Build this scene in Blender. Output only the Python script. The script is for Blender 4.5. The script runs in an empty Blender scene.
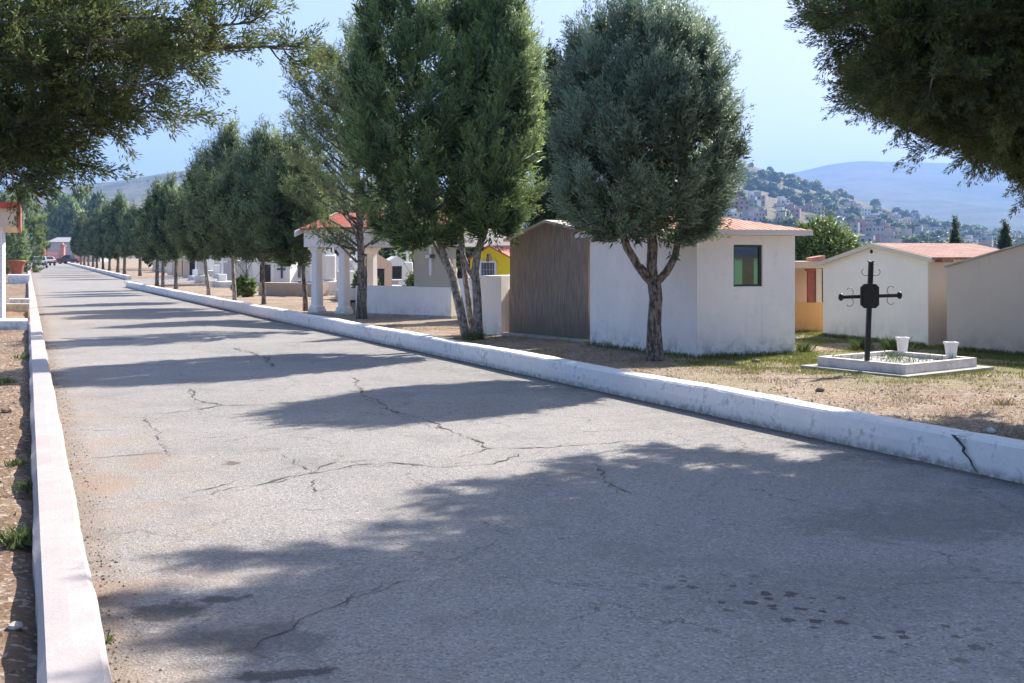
import bpy, math, random
import numpy as np
from mathutils import Vector, Matrix

random.seed(7)
scene = bpy.context.scene
col = scene.collection
F, YH, H = 1150.0, 255.0, 1.65          # focal length in pixels, horizon row, eye height
SOIL = 0.20                             # level of the planted strip behind the right kerb

def G(px, py, z=0.0):                   # a point on level z seen at a pixel
    d = F * (H - z) / (py - YH)
    return Vector(((px - 512) * d / F, d, z))
def AT(px, py, d):
    return Vector(((px - 512) * d / F, d, H + (YH - py) * d / F))

# ------------------------------------------------------------------ tagging
def tag(o, label=None, cat=None, group=None, kind=None):
    if label: o['label'] = label
    if cat: o['category'] = cat
    if group: o['group'] = group
    if kind: o['kind'] = kind
    return o
def empty(name, loc, label, cat, group=None, rz=0):
    o = bpy.data.objects.new(name, None)
    o.empty_display_size = 0.2
    col.objects.link(o)
    o.location = loc
    o.rotation_euler = (0, 0, rz)
    return tag(o, label, cat, group)
def copy_tree(o, parent=None, drop=()):
    c = o.copy()
    col.objects.link(c)
    if parent: c.parent = parent
    for ch in [x for x in bpy.data.objects if x.parent == o]:
        copy_tree(ch, c)
    return c
def wloc(o):
    v = Vector((0, 0, 0))
    while o is not None:
        v = v + Vector(o.location)
        o = o.parent
    return v

class MB:
    def __init__(s): s.v, s.f, s.m, s.sm = [], [], [], []
    def add(s, vs, fs, m=0, smooth=False):
        b = len(s.v)
        s.v += [tuple(v) for v in vs]
        for f in fs:
            s.f.append(tuple(b + i for i in f)); s.m.append(m); s.sm.append(smooth)
        return s
    def box(s, c, size, rz=0, m=0, bev=0.0):
        x, y, z = size[0] / 2, size[1] / 2, size[2] / 2
        ca, sa = math.cos(rz), math.sin(rz)
        vs = []
        if bev <= 0:
            pts = [(-x, -y), (x, -y), (x, y), (-x, y)]
            for zz in (-z, z):
                for (a, b) in pts:
                    vs.append((c[0] + a * ca - b * sa, c[1] + a * sa + b * ca, c[2] + zz))
            return s.add(vs, [(3, 2, 1, 0), (4, 5, 6, 7), (0, 1, 5, 4), (1, 2, 6, 5), (2, 3, 7, 6), (3, 0, 4, 7)], m)
        e = min(bev, x * .45, y * .45, z * .45)
        pts = [(-x + e, -y), (x - e, -y), (x, -y + e), (x, y - e), (x - e, y), (-x + e, y), (-x, y - e), (-x, -y + e)]
        k = 8
        for zz, ins in ((-z, e), (-z + e, 0), (z - e, 0), (z, e)):
            for (a, b) in pts:
                a2 = a - math.copysign(min(ins, abs(a)), a); b2 = b - math.copysign(min(ins, abs(b)), b)
                vs.append((c[0] + a2 * ca - b2 * sa, c[1] + a2 * sa + b2 * ca, c[2] + zz))
        fs = [tuple(range(k - 1, -1, -1)), tuple(range(3 * k, 4 * k))]
        for r in range(3):
            for i in range(k):
                j = (i + 1) % k
                fs.append((r * k + i, r * k + j, (r + 1) * k + j, (r + 1) * k + i))
        return s.add(vs, fs, m)
    def prism(s, poly, z0, z1, m=0):      # poly counter-clockwise (x,y); z0/z1 may be lists
        n = len(poly)
        a0 = z0 if isinstance(z0, (list, tuple)) else [z0] * n
        a1 = z1 if isinstance(z1, (list, tuple)) else [z1] * n
        vs = [(p[0], p[1], a0[i]) for i, p in enumerate(poly)] + [(p[0], p[1], a1[i]) for i, p in enumerate(poly)]
        fs = [tuple(range(n - 1, -1, -1)), tuple(range(n, 2 * n))]
        for i in range(n):
            j = (i + 1) % n
            fs.append((i, j, n + j, n + i))
        return s.add(vs, fs, m)
    def extrude(s, pts, vec, m=0):        # planar polygon of 3D points pushed along vec
        n = len(pts); vec = Vector(vec)
        vs = [Vector(p) for p in pts] + [Vector(p) + vec for p in pts]
        fs = [tuple(range(n)), tuple(range(2 * n - 1, n - 1, -1))]
        for i in range(n):
            j = (i + 1) % n
            fs.append((j, i, n + i, n + j))
        return s.add(vs, fs, m)
    def tube(s, pts, rad, seg=8, m=0, cap=True, jit=0.0):
        pts = [Vector(p) for p in pts]; n = len(pts)
        vs = []
        u = None
        for i, p in enumerate(pts):
            d = (pts[min(i + 1, n - 1)] - pts[max(i - 1, 0)]).normalized()
            if u is None:
                u = d.orthogonal().normalized()
            u = (u - d * u.dot(d)).normalized()
            w = d.cross(u)
            r = rad[i] if isinstance(rad, (list, tuple)) else rad
            for k in range(seg):
                a = 2 * math.pi * k / seg
                rr = r * (1 + jit * math.sin(3 * a + i * 1.3) + jit * random.uniform(-1, 1))
                vs.append(p + (u * math.cos(a) + w * math.sin(a)) * rr)
        fs = []
        for i in range(n - 1):
            for k in range(seg):
                j = (k + 1) % seg
                fs.append((i * seg + k, i * seg + j, (i + 1) * seg + j, (i + 1) * seg + k))
        if cap:
            fs.append(tuple(range(seg - 1, -1, -1))); fs.append(tuple((n - 1) * seg + k for k in range(seg)))
        return s.add(vs, fs, m, True)
    def lathe(s, c, prof, seg=16, m=0, sm=True):   # prof: (r, z)
        vs, fs = [], []
        for (r, z) in prof:
            for k in range(seg):
                a = 2 * math.pi * k / seg
                vs.append((c[0] + r * math.cos(a), c[1] + r * math.sin(a), c[2] + z))
        n = len(prof)
        for i in range(n - 1):
            for k in range(seg):
                j = (k + 1) % seg
                fs.append((i * seg + k, i * seg + j, (i + 1) * seg + j, (i + 1) * seg + k))
        fs.append(tuple(range(seg - 1, -1, -1))); fs.append(tuple((n - 1) * seg + k for k in range(seg)))
        return s.add(vs, fs, m, sm)
    def build(s, name, mats, parent=None, loc=None):
        me = bpy.data.meshes.new(name)
        off = wloc(parent) if parent else (Vector(loc) if loc is not None else Vector((0, 0, 0)))
        me.from_pydata([(v[0] - off[0], v[1] - off[1], v[2] - off[2]) for v in s.v], [], s.f)
        if not isinstance(mats, (list, tuple)): mats = [mats]
        for m in mats: me.materials.append(m)
        me.polygons.foreach_set('material_index', s.m)
        me.polygons.foreach_set('use_smooth', s.sm)
        me.update()
        o = bpy.data.objects.new(name, me)
        col.objects.link(o)
        if parent: o.parent = parent
        elif loc is not None: o.location = loc
        return o

# ------------------------------------------------------------------ materials
class NT:
    def __init__(s, name):
        s.mat = bpy.data.materials.new(name); s.mat.use_nodes = True
        s.t = s.mat.node_tree; s.t.nodes.clear()
        s.out = s.t.nodes.new('ShaderNodeOutputMaterial')
    def n(s, typ, **kw):
        nd = s.t.nodes.new(typ)
        for k, v in kw.items():
            if k.startswith('i_'):
                key = k[2:].replace('_', ' ')
                key = int(key) if key.isdigit() else key
                s.set(nd.inputs[key], v)
            else: setattr(nd, k, v)
        return nd
    def set(s, inp, v):
        if hasattr(v, 'is_linked') or hasattr(v, 'links'): s.t.links.new(v, inp)
        else: inp.default_value = v
    def pos(s): return s.n('ShaderNodeNewGeometry').outputs['Position']
    def obj(s): return s.n('ShaderNodeTexCoord').outputs['Object']
    def noise(s, vec, scale, detail=4, rough=.55, dist=0, color=False):
        nd = s.n('ShaderNodeTexNoise', i_Scale=scale, i_Detail=detail, i_Roughness=rough, i_Distortion=dist)
        s.t.links.new(vec, nd.inputs['Vector'])
        return nd.outputs['Color' if color else 'Fac']
    def ramp(s, v, a, b, lo=0.0, hi=1.0, smooth=True):
        nd = s.n('ShaderNodeMapRange', interpolation_type='SMOOTHSTEP' if smooth else 'LINEAR')
        s.set(nd.inputs[0], v)
        for i, x in zip((1, 2, 3, 4), (a, b, lo, hi)): nd.inputs[i].default_value = x
        return nd.outputs[0]
    def math(s, op, a, b=0.0, clamp=False):
        nd = s.n('ShaderNodeMath', operation=op, use_clamp=clamp)
        s.set(nd.inputs[0], a); s.set(nd.inputs[1], b)
        return nd.outputs[0]
    def mix(s, fac, a, b, blend='MIX'):
        nd = s.n('ShaderNodeMix', data_type='RGBA', blend_type=blend)
        s.set(nd.inputs[0], fac)
        for idx, v in ((6, a), (7, b)):
            if isinstance(v, tuple): nd.inputs[idx].default_value = (*v[:3], 1)
            else: s.set(nd.inputs[idx], v)
        return nd.outputs[2]
    def vmath(s, op, a, b):
        nd = s.n('ShaderNodeVectorMath', operation=op)
        s.set(nd.inputs[0], a); s.set(nd.inputs[1], b)
        return nd.outputs['Value' if op in ('LENGTH', 'DOT_PRODUCT', 'DISTANCE') else 0]
    def xyz(s, v):
        nd = s.n('ShaderNodeSeparateXYZ'); s.t.links.new(v, nd.inputs[0]); return nd.outputs
    def bump(s, h, strength=.3, dist=.01):
        return s.n('ShaderNodeBump', i_Height=h, i_Strength=strength, i_Distance=dist).outputs[0]
    def bsdf(s, color, rough=.8, normal=None, spec=.3, metal=0.0):
        b = s.n('ShaderNodeBsdfPrincipled')
        if isinstance(color, tuple): b.inputs['Base Color'].default_value = (*color[:3], 1)
        else: s.set(b.inputs['Base Color'], color)
        s.set(b.inputs['Roughness'], rough); b.inputs['Specular IOR Level'].default_value = spec
        b.inputs['Metallic'].default_value = metal
        if normal is not None: s.t.links.new(normal, b.inputs['Normal'])
        s.t.links.new(b.outputs[0], s.out.inputs[0])
        return b

def m_plaster(name, c, dirt=(.30, .26, .22), amount=.5, grime=0.5, z0=.2, bump=.25, lam=1.0):
    t = NT(name); p = t.pos()
    base = t.mix(t.ramp(t.noise(p, 1.3 * lam, 5), .35, .7), tuple(x * .93 for x in c), c)
    fine = t.noise(p, 9 * lam, 6, .65)
    base = t.mix(t.ramp(fine, .52, .75, 0, amount * .35), base, dirt)
    st = t.n('ShaderNodeMapping', vector_type='POINT'); t.t.links.new(p, st.inputs[0]); st.inputs['Scale'].default_value = (7, 7, .55)
    streak = t.noise(st.outputs[0], 1.4, 5, .6)
    base = t.mix(t.ramp(streak, .55, .8, 0, amount * .45), base, dirt)
    z = t.xyz(p)[2]
    low = t.ramp(z, z0, z0 + .45, 1, 0, False)
    g = t.math('MULTIPLY', t.math('MULTIPLY', low, low), t.ramp(t.noise(p, 5, 6, .7), .42, .62))
    base = t.mix(t.math('MULTIPLY', g, grime), base, (.14, .13, .12))
    h = t.math('ADD', t.noise(p, 60, 3), t.math('MULTIPLY', t.noise(p, 12, 3), .8))
    t.bsdf(base, .85, t.bump(h, bump, .006), .2)
    return t.mat

def m_simple(name, c, rough=.6, var=.25, scale=8, bump=.15, metal=0, spec=.4, dist=.004):
    t = NT(name); p = t.obj()
    n = t.noise(p, scale, 5, .6)
    colr = t.mix(t.ramp(n, .3, .7), tuple(x * (1 - var) for x in c), tuple(min(1, x * (1 + var * .6)) for x in c))
    t.bsdf(colr, rough, t.bump(t.noise(p, scale * 5, 3), bump, dist), spec, metal)
    return t.mat

def m_tile(name, c, wave_dir, pitch=.16):
    t = NT(name); p = t.pos()
    s = t.vmath('DOT_PRODUCT', p, wave_dir)
    w = t.math('ABSOLUTE', t.math('SINE', t.math('MULTIPLY', s, math.pi / pitch)))
    z = t.xyz(p)[2]
    row = t.math('FRACT', t.math('MULTIPLY', z, 14.0))
    n = t.noise(p, 5, 5, .65)
    base = t.mix(t.ramp(n, .3, .7), tuple(x * .72 for x in c), c)
    base = t.mix(t.ramp(t.noise(p, 1.7, 4), .5, .75, 0, .5), base, (.42, .33, .28))
    base = t.mix(t.ramp(w, 0, .3, .45, 0), base, tuple(x * .45 for x in c))
    t.bsdf(base, .8, t.bump(t.math('ADD', w, t.math('MULTIPLY', row, .5)), .6, .03), .2)
    return t.mat

def m_leaf(name, dark, light, trans=.25, tip=None):
    t = NT(name)
    a = t.n('ShaderNodeAttribute', attribute_name='tone').outputs['Fac']
    rnd = t.n('ShaderNodeObjectInfo').outputs['Random']
    c = t.mix(a, dark, light)
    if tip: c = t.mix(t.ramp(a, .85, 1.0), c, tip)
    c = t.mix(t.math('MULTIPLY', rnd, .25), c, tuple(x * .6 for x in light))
    d = t.n('ShaderNodeBsdfPrincipled', i_Roughness=.55)
    d.inputs['Specular IOR Level'].default_value = .25
    t.t.links.new(c, d.inputs['Base Color'])
    tr = t.n('ShaderNodeBsdfTranslucent'); t.t.links.new(c, tr.inputs[0])
    mx = t.n('ShaderNodeMixShader', i_0=trans)
    t.t.links.new(d.outputs[0], mx.inputs[1]); t.t.links.new(tr.outputs[0], mx.inputs[2])
    t.t.links.new(mx.outputs[0], t.out.inputs[0])
    return t.mat

def m_bark(name, a=(.10, .08, .065), b=(.30, .25, .21)):
    t = NT(name); p = t.obj()
    st = t.n('ShaderNodeMapping'); t.t.links.new(p, st.inputs[0]); st.inputs['Scale'].default_value = (9, 9, 1.8)
    n = t.noise(st.outputs[0], 3.2, 6, .65, .6)
    n2 = t.noise(p, 16, 4)
    f = t.ramp(t.math('ADD', n, t.math('MULTIPLY', t.math('SUBTRACT', n2, .5), .6)), .38, .62)
    t.bsdf(t.mix(f, a, b), .9, t.bump(t.math('ADD', n, t.math('MULTIPLY', n2, .4)), .9, .03), .15)
    return t.mat

SUN_AZ, SUN_EL, SUN_S, SKY_S, SKY_DUST, EXPOSURE, HAZE_D = 43.0, 43.0, 2.25, .125, 10.0, 2.4, 2.6e-4
HAZE_C = (.28, .50, .96, 1)
# ------------------------------------------------------------------ ground, road, kerbs
LA, LS = .308, -.4217                    # left kerb, road side: X = LA + LS*Y
def left_x(d): return LA + LS * d
KR = [(10.94, -7.2), (3.69, 8.29), (-6.70, 30.6), (-19.9, 59.3)]   # right kerb, road foot
KF = [(-25.4, 75.9), (-39.6, 110.0), (-81.5, 211.0), (-88.5, 228.0)]              # its far run beyond the driveway gap

def resample(pts, step):
    out = []
    for (a, b) in zip(pts[:-1], pts[1:]):
        a, b = Vector(a), Vector(b); L = (b - a).length; n = max(1, int(L / step))
        out += [a.lerp(b, i / n) for i in range(n)]
    return out + [Vector(pts[-1])]

def smooth_line(pts, it=2):
    pts = [Vector(p) for p in pts]
    for _ in range(it):
        q = [pts[0]]
        for a, b in zip(pts[:-1], pts[1:]): q += [a.lerp(b, .25), a.lerp(b, .75)]
        pts = q + [pts[-1]]
    return pts

def kerb_mesh(name, line, side, width, height, mat, ground, seed, label_kind=True):
    rng = random.Random(seed)
    L = resample([tuple(p) for p in line], .16 if len(line) else 1)
    mb = MB(); rows = []
    n = len(L)
    for i, p in enumerate(L):
        d = (L[min(i + 1, n - 1)] - L[max(i - 1, 0)]).normalized()
        nrm = Vector((d.y, -d.x)) * side
        w = .006 * math.sin(i * .37 + seed) + rng.uniform(-.003, .003)
        hh = height + .008 * math.sin(i * .21 + seed * 2) + rng.uniform(-.003, .003)
        prof = [(w, -.05), (w * .5 + rng.uniform(-.004, .004), height * .5), (.012 + w, hh - .022), (.035 + w, hh - rng.uniform(0, .004)),
                (width * .5, hh + rng.uniform(-.002, .004)), (width - .03, hh), (width + w, hh - .03), (width + w, -.05)]
        rows.append([(p.x + nrm.x * a, p.y + nrm.y * a, b) for a, b in prof])
    k = len(rows[0]); vs = [v for r in rows for v in r]; fs = []
    for i in range(n - 1):
        for j in range(k - 1):
            f = (i * k + j, i * k + j + 1, (i + 1) * k + j + 1, (i + 1) * k + j)
            fs.append(f if side > 0 else f[::-1])
    fs += [tuple(range(k)), tuple((n - 1) * k + j for j in range(k - 1, -1, -1))]
    mb.add(vs, fs)
    o = mb.build(name, mat)
    return tag(o, kind='structure')

def m_kerb(name, white, amount):
    t = NT(name); p = t.pos()
    n1, n2, n3 = t.noise(p, 2.2, 6, .65), t.noise(p, 14, 6, .7), t.noise(p, 55, 4)
    z = t.xyz(p)[2]
    base = t.mix(t.ramp(n1, .35, .7), tuple(x * .88 for x in white), white)
    wear = t.ramp(t.math('ADD', t.math('MULTIPLY', n1, .6), t.math('MULTIPLY', n2, .55)), .60, .70, 0, amount)
    base = t.mix(wear, base, (.36, .33, .32))
    low = t.math('MULTIPLY', t.ramp(z, .0, .09, 1, 0), t.ramp(n2, .35, .6, .3, 1))
    base = t.mix(t.math('MULTIPLY', low, .75), base, (.20, .16, .13))
    base = t.mix(t.ramp(n3, .66, .74, 0, .45), base, (.30, .27, .25))
    t.bsdf(base, .85, t.bump(t.math('ADD', n2, t.math('MULTIPLY', n3, .5)), .45, .012), .2)
    return t.mat

def m_road():
    t = NT('worn_asphalt'); p = t.pos()
    big, mid, fine, grit = t.noise(p, .35, 5, .6), t.noise(p, 2.0, 6, .65), t.noise(p, 38, 4, .7), t.noise(p, 130, 3, .7)
    c = t.mix(t.ramp(big, .3, .7), (.245, .223, .203), (.300, .274, .250))
    c = t.mix(t.ramp(mid, .35, .72, 0, .55), c, (.215, .207, .202))
    vor = t.n('ShaderNodeTexVoronoi', i_Scale=85.0); t.t.links.new(p, vor.inputs['Vector'])
    sp = t.xyz(vor.outputs['Color'])[0]
    c = t.mix(t.ramp(sp, .72, .95, 0, .5), c, (.45, .43, .41))
    c = t.mix(t.ramp(sp, .25, .02, 0, .55), c, (.085, .085, .088))
    c = t.mix(t.ramp(fine, .56, .72, 0, .45), c, (.11, .108, .108))
    # earth washed off the left bed, darker grit along both gutters
    x, y, z = t.xyz(p)
    s = t.math('SUBTRACT', t.math('ADD', x, t.math('MULTIPLY', y, -LS)), LA)
    dust = t.math('MULTIPLY', t.ramp(s, 0.05, 1.5, 1, 0), t.ramp(t.noise(p, 1.5, 5, .65), .40, .66))
    c = t.mix(t.math('MULTIPLY', dust, .5), c, (.31, .215, .15))
    c = t.mix(t.math('MULTIPLY', t.ramp(s, 0, .3, 1, 0), t.ramp(mid, .3, .6, .35, .8)), c, (.20, .15, .115))
    r = t.math('ADD', t.math('SUBTRACT', t.math('SUBTRACT', 7.55, x), t.math('MULTIPLY', y, .466)), t.ramp(y, 50, 58, 0, 50))
    c = t.mix(t.math('MULTIPLY', t.ramp(r, 0.0, .22, 1, 0), t.ramp(fine, .3, .55, .45, .95)), c, (.07, .06, .052))
    c = t.mix(t.math('MULTIPLY', t.ramp(r, .1, 1.4, 1, 0), t.ramp(mid, .40, .68, 0, .55)), c, (.10, .094, .09))
    # fine map cracking of the old surface
    n9 = t.noise(p, 9, 5, .65)
    v3 = t.n('ShaderNodeTexVoronoi', voronoi_dimensions='2D', feature='DISTANCE_TO_EDGE', i_Scale=1.15)
    t.t.links.new(t.vmath('ADD', p, t.n('ShaderNodeVectorMath', operation='SCALE', i_0=t.noise(p, 3.5, 5, .7, color=True), i_Scale=.5).outputs[0]), v3.inputs['Vector'])
    net = t.math('MULTIPLY', t.ramp(v3.outputs['Distance'], .018, .005), t.ramp(t.noise(p, .55, 3), .44, .60))
    net = t.math('MULTIPLY', net, t.ramp(n9, .38, .55))
    c = t.mix(t.math('MULTIPLY', net, .8), c, (.085, .08, .077))
    c = t.mix(t.ramp(t.noise(p, .9, 6, .72), .50, .66, 0, .5), c, (.175, .163, .155))
    c = t.mix(t.ramp(t.math('ADD', t.math('MULTIPLY', n9, .6), t.math('MULTIPLY', mid, .5)), .60, .72, 0, .55), c, (.36, .335, .31))
    c = t.mix(t.ramp(t.noise(p, 17, 5, .7), .60, .70, 0, .45), c, (.13, .122, .118))
    # oil and water stains that lie on the asphalt
    warp = t.vmath('SCALE', t.noise(p, 3.2, 5, .65, color=True), (0, 0, 0))
    wn = warp.node; wn.inputs['Scale'].default_value = .55
    q = t.vmath('ADD', p, warp)
    for (px, py, rx, ry, rz, k, cc) in [
            (172, 610, .16, .15, .3, .7, (.035, .033, .032)), (232, 597, .16, .09, .2, .7, (.045, .043, .042)),
            (270, 676, .20, .08, .2, .75, (.04, .038, .038)), (262, 640, .34, .22, .1, .45, (.06, .058, .057)), (190, 645, .30, .26, .1, .4, (.09, .075, .066)),
            (233, 462, .10, .12, 0, .8, (.10, .07, .05)), (570, 474, .12, .07, 0, .6, (.07, .07, .07)),
            (150, 460, .18, .5, .2, .35, (.26, .165, .11)), (120, 590, .16, .22, .2, .35, (.26, .165, .11)), (105, 480, .2, .4, .4, .4, (.28, .18, .115)),
            (840, 590, .8, .5, .2, .25, (.09, .09, .09)), (930, 520, .9, .5, .3, .4, (.10, .097, .095)),
            (300, 357, 1.2, .9, .3, .25, (.12, .118, .115)), (117, 339, .4, .25, 0, .6, (.11, .10, .09))]:
        g = G(px, py)
        mp = t.n('ShaderNodeMapping', vector_type='TEXTURE'); t.t.links.new(q, mp.inputs[0])
        mp.inputs['Location'].default_value = (g.x + .27, g.y + .27, .27); mp.inputs['Rotation'].default_value = (0, 0, rz)
        mp.inputs['Scale'].default_value = (rx, ry, 1)
        d = t.vmath('LENGTH', mp.outputs[0], (0, 0, 0))
        d = t.math('ADD', d, t.math('ADD', t.math('MULTIPLY', t.math('SUBTRACT', mid, .5), 1.6), t.math('MULTIPLY', t.math('SUBTRACT', n9, .5), 1.5)))
        c = t.mix(t.ramp(d, 1.3, .62, 0, k), c, cc)
    # scattered drips
    v2 = t.n('ShaderNodeTexVoronoi', voronoi_dimensions='2D', i_Scale=8.5); t.t.links.new(t.vmath('ADD', p, t.n('ShaderNodeVectorMath', operation='SCALE', i_0=t.noise(p, 24, 4, .7, color=True), i_Scale=.085).outputs[0]), v2.inputs['Vector'])
    rnd = t.xyz(v2.outputs['Color'])[0]
    rad = t.ramp(rnd, .3, 1.0, 0.0, .30, False)
    dr = t.math('LESS_THAN', v2.outputs['Distance'], rad)
    g = G(820, 612)
    am = t.n('ShaderNodeMapping', vector_type='TEXTURE'); t.t.links.new(p, am.inputs[0])
    am.inputs['Location'].default_value = (g.x, g.y, 0); am.inputs['Rotation'].default_value = (0, 0, -.75); am.inputs['Scale'].default_value = (1.15, .42, 1)
    area = t.ramp(t.vmath('LENGTH', am.outputs[0], (0, 0, 0)), 1.3, .3)
    c = t.mix(t.math('MULTIPLY', t.math('MULTIPLY', dr, area), .8), c, (.035, .035, .037))
    area2 = t.ramp(t.noise(p, .8, 2), .55, .68)
    dr2 = t.math('LESS_THAN', v2.outputs['Distance'], t.math('MULTIPLY', rad, .55))
    c = t.mix(t.math('MULTIPLY', t.math('MULTIPLY', dr2, area2), .6), c, (.06, .06, .06))
    h = t.math('ADD', t.math('MULTIPLY', vor.outputs['Distance'], 1.2), t.math('ADD', fine, t.math('MULTIPLY', grit, .7)))
    t.bsdf(c, .86, t.bump(h, .55, .007), .25)
    return t.mat

def m_soil(name, green, a=(.36, .268, .195), b=(.26, .18, .13), grey=(.33, .28, .23)):
    t = NT(name); p = t.pos()
    n1, n2, n3, n4 = t.noise(p, .6, 5, .6), t.noise(p, 3.4, 6, .7), t.noise(p, 22, 5, .7), t.noise(p, 90, 3, .7)
    c = t.mix(t.ramp(n1, .36, .64), a, b)
    c = t.mix(t.ramp(n2, .45, .7, 0, .7), c, grey)
    c = t.mix(t.ramp(n3, .5, .68, 0, .55), c, tuple(x * .55 for x in b))
    vor = t.n('ShaderNodeTexVoronoi', i_Scale=34.0); t.t.links.new(p, vor.inputs['Vector'])
    sp = t.xyz(vor.outputs['Color'])[0]
    c = t.mix(t.ramp(sp, .74, .9, 0, .6), c, (.46, .40, .33))
    c = t.mix(t.ramp(sp, .2, .05, 0, .5), c, (.14, .10, .075))
    if green:
        x, y, z = t.xyz(p)
        zone = t.math('MULTIPLY', t.ramp(y, 11.5, 14.5), t.ramp(y, 26, 19))
        zone = t.math('MULTIPLY', zone, t.ramp(x, 1.5, 3.2))
        f = t.math('MULTIPLY', zone, t.ramp(t.noise(p, 1.1, 5, .6), .40, .62))
        c = t.mix(t.math('MULTIPLY', f, .65), c, (.15, .19, .055))
    h = t.math('ADD', t.math('ADD', n3, t.math('MULTIPLY', n4, .5)), t.math('MULTIPLY', vor.outputs['Distance'], .8))
    t.bsdf(c, .95, t.bump(h, .8, .02), .1)
    return t.mat

def m_dry():
    t = NT('dry_land'); p = t.pos()
    c = t.mix(t.ramp(t.noise(p, .05, 6, .6), .35, .65), (.33, .26, .18), (.20, .18, .11))
    t.bsdf(c, .95, None, .1)
    return t.mat

GS = 6000.0
tag(MB().add([(-GS, -GS, -.06), (GS, -GS, -.06), (GS, GS, -.06), (-GS, GS, -.06)], [(0, 1, 2, 3)]).build('ground', m_dry()), kind='structure')

# road sheet
ROAD = m_road()
mb = MB()
ds = [-9, 0, 4, 8.29, 16, 24, 30.6, 40, 50, 59.3, 63, 68, 75.9, 85, 95, 110, 140, 170, 200, 211, 228, 240]
def interp(pl, y):
    for a, b in zip(pl[:-1], pl[1:]):
        if a[1] <= y <= b[1]: return a[0] + (b[0] - a[0]) * (y - a[1]) / (b[1] - a[1])
    a, b = (pl[0], pl[1]) if y < pl[0][1] else (pl[-2], pl[-1])
    return a[0] + (b[0] - a[0]) * (y - a[1]) / (b[1] - a[1])
KALL = KR + KF
vs, fs = [], []
for d in ds:
    w = interp(KALL, d) + .05
    if 59.3 < d < 67: w += 0
    vs += [(left_x(d) - .05, d, 0), (w, d, 0)]
for i in range(len(ds) - 1): fs.append((2 * i, 2 * i + 1, 2 * i + 3, 2 * i + 2))
mb.add(vs, fs)
tag(mb.build('road', ROAD), kind='structure')
g0, g1 = KR[-1], KF[0]
tag(MB().add([(g0[0] - .1, g0[1] + .3, .012), (g0[0] + 3.4, g0[1] + 1.6, .235), (g1[0] + 3.4, g1[1] - 1.6, .235), (g1[0] - .1, g1[1] - .3, .012), (g0[0] + 14, g0[1] + 3, .25), (g1[0] + 14, g1[1] + 1, .25)], [(0, 1, 2, 3), (1, 4, 5, 2)]).build('driveway', ROAD), kind='structure')

KM = m_kerb('whitewashed_kerb', (.86, .80, .76), .6)
KM2 = m_kerb('white_kerb', (.43, .38, .365), .3)
KRs = [(10.94, -7.2), (3.69, 8.29)] + [tuple(v) for v in smooth_line(KR[1:], 2)][1:]
kr = kerb_mesh('kerb', KRs, 1, .27, .27, KM, SOIL, 3)
kf = kerb_mesh('kerb', KF, 1, .27, .27, KM, SOIL, 5)
kl = kerb_mesh('kerb', [(left_x(d), d) for d in (-6, 100, 226)], -1, .25, .18, KM2, 0, 9)

# soil strips (sheets with unevenness)
def vnoise(x, y, s=0):
    return (math.sin(x * 1.7 + 1.3 * s + math.sin(y * 1.1)) + math.sin(y * 2.3 + x * .6 + s) + .6 * math.sin(x * 5.1 - y * 3.7 + s) + .4 * math.sin(x * 9.3 + y * 8.1)) / 3
SM = m_soil('verge_soil', True)
ys = list(np.arange(-7, 30, .22)) + list(np.arange(30, 58, 1.0)) + [59.0, 59.6, 63, 67, 71, 75.6, 76.2] + list(np.arange(78, 240, 6.0)) + [300, 420]
offs = list(np.arange(0, 6, .2)) + list(np.arange(6, 14, .5)) + [16, 20, 28, 40, 60, 100, 180, 320]
vs, fs = [], []
for y in ys:
    x0 = interp(KALL, y) + .26
    for o in offs:
        z = SOIL + .02 * vnoise(x0 + o, y) + (.01 * vnoise(3 * (x0 + o), 3 * y, 2)) - (.05 if o < .15 else 0)
        if 59.3 < y < 75.9: z = min(1, o / 3) * z - .01
        vs.append((x0 + o, y, z))
k = len(offs)
for i in range(len(ys) - 1):
    for j in range(k - 1):
        fs.append((i * k + j, i * k + j + 1, (i + 1) * k + j + 1, (i + 1) * k + j))
mb = MB(); mb.add(vs, fs, 0, True)
tag(mb.build('earth_verge', SM), kind='structure')

SM2 = m_soil('bed_soil', False, (.27, .185, .125), (.175, .11, .072), (.26, .195, .145))
ys = list(np.arange(-6, 26, .14)) + list(np.arange(26, 60, 1)) + list(range(60, 236, 8))
offs = list(np.arange(0, 3, .12)) + [3.5, 4, 5, 7, 10, 15, 25, 60]
vs, fs = [], []
for y in ys:
    x0 = left_x(y) - .24
    for o in offs:
        z = .05 + .035 * vnoise(2 * (x0 - o), 2 * y, 4) + .012 * vnoise(7 * (x0 - o), 7 * y, 2) - (.03 if o < .1 else 0)
        vs.append((x0 - o, y, z))
k = len(offs)
for i in range(len(ys) - 1):
    for j in range(k - 1):
        fs.append((i * k + j, (i + 1) * k + j, (i + 1) * k + j + 1, i * k + j + 1))
mb = MB(); mb.add(vs, fs, 0, True)
tag(mb.build('earth_bed', SM2), kind='structure')

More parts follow.
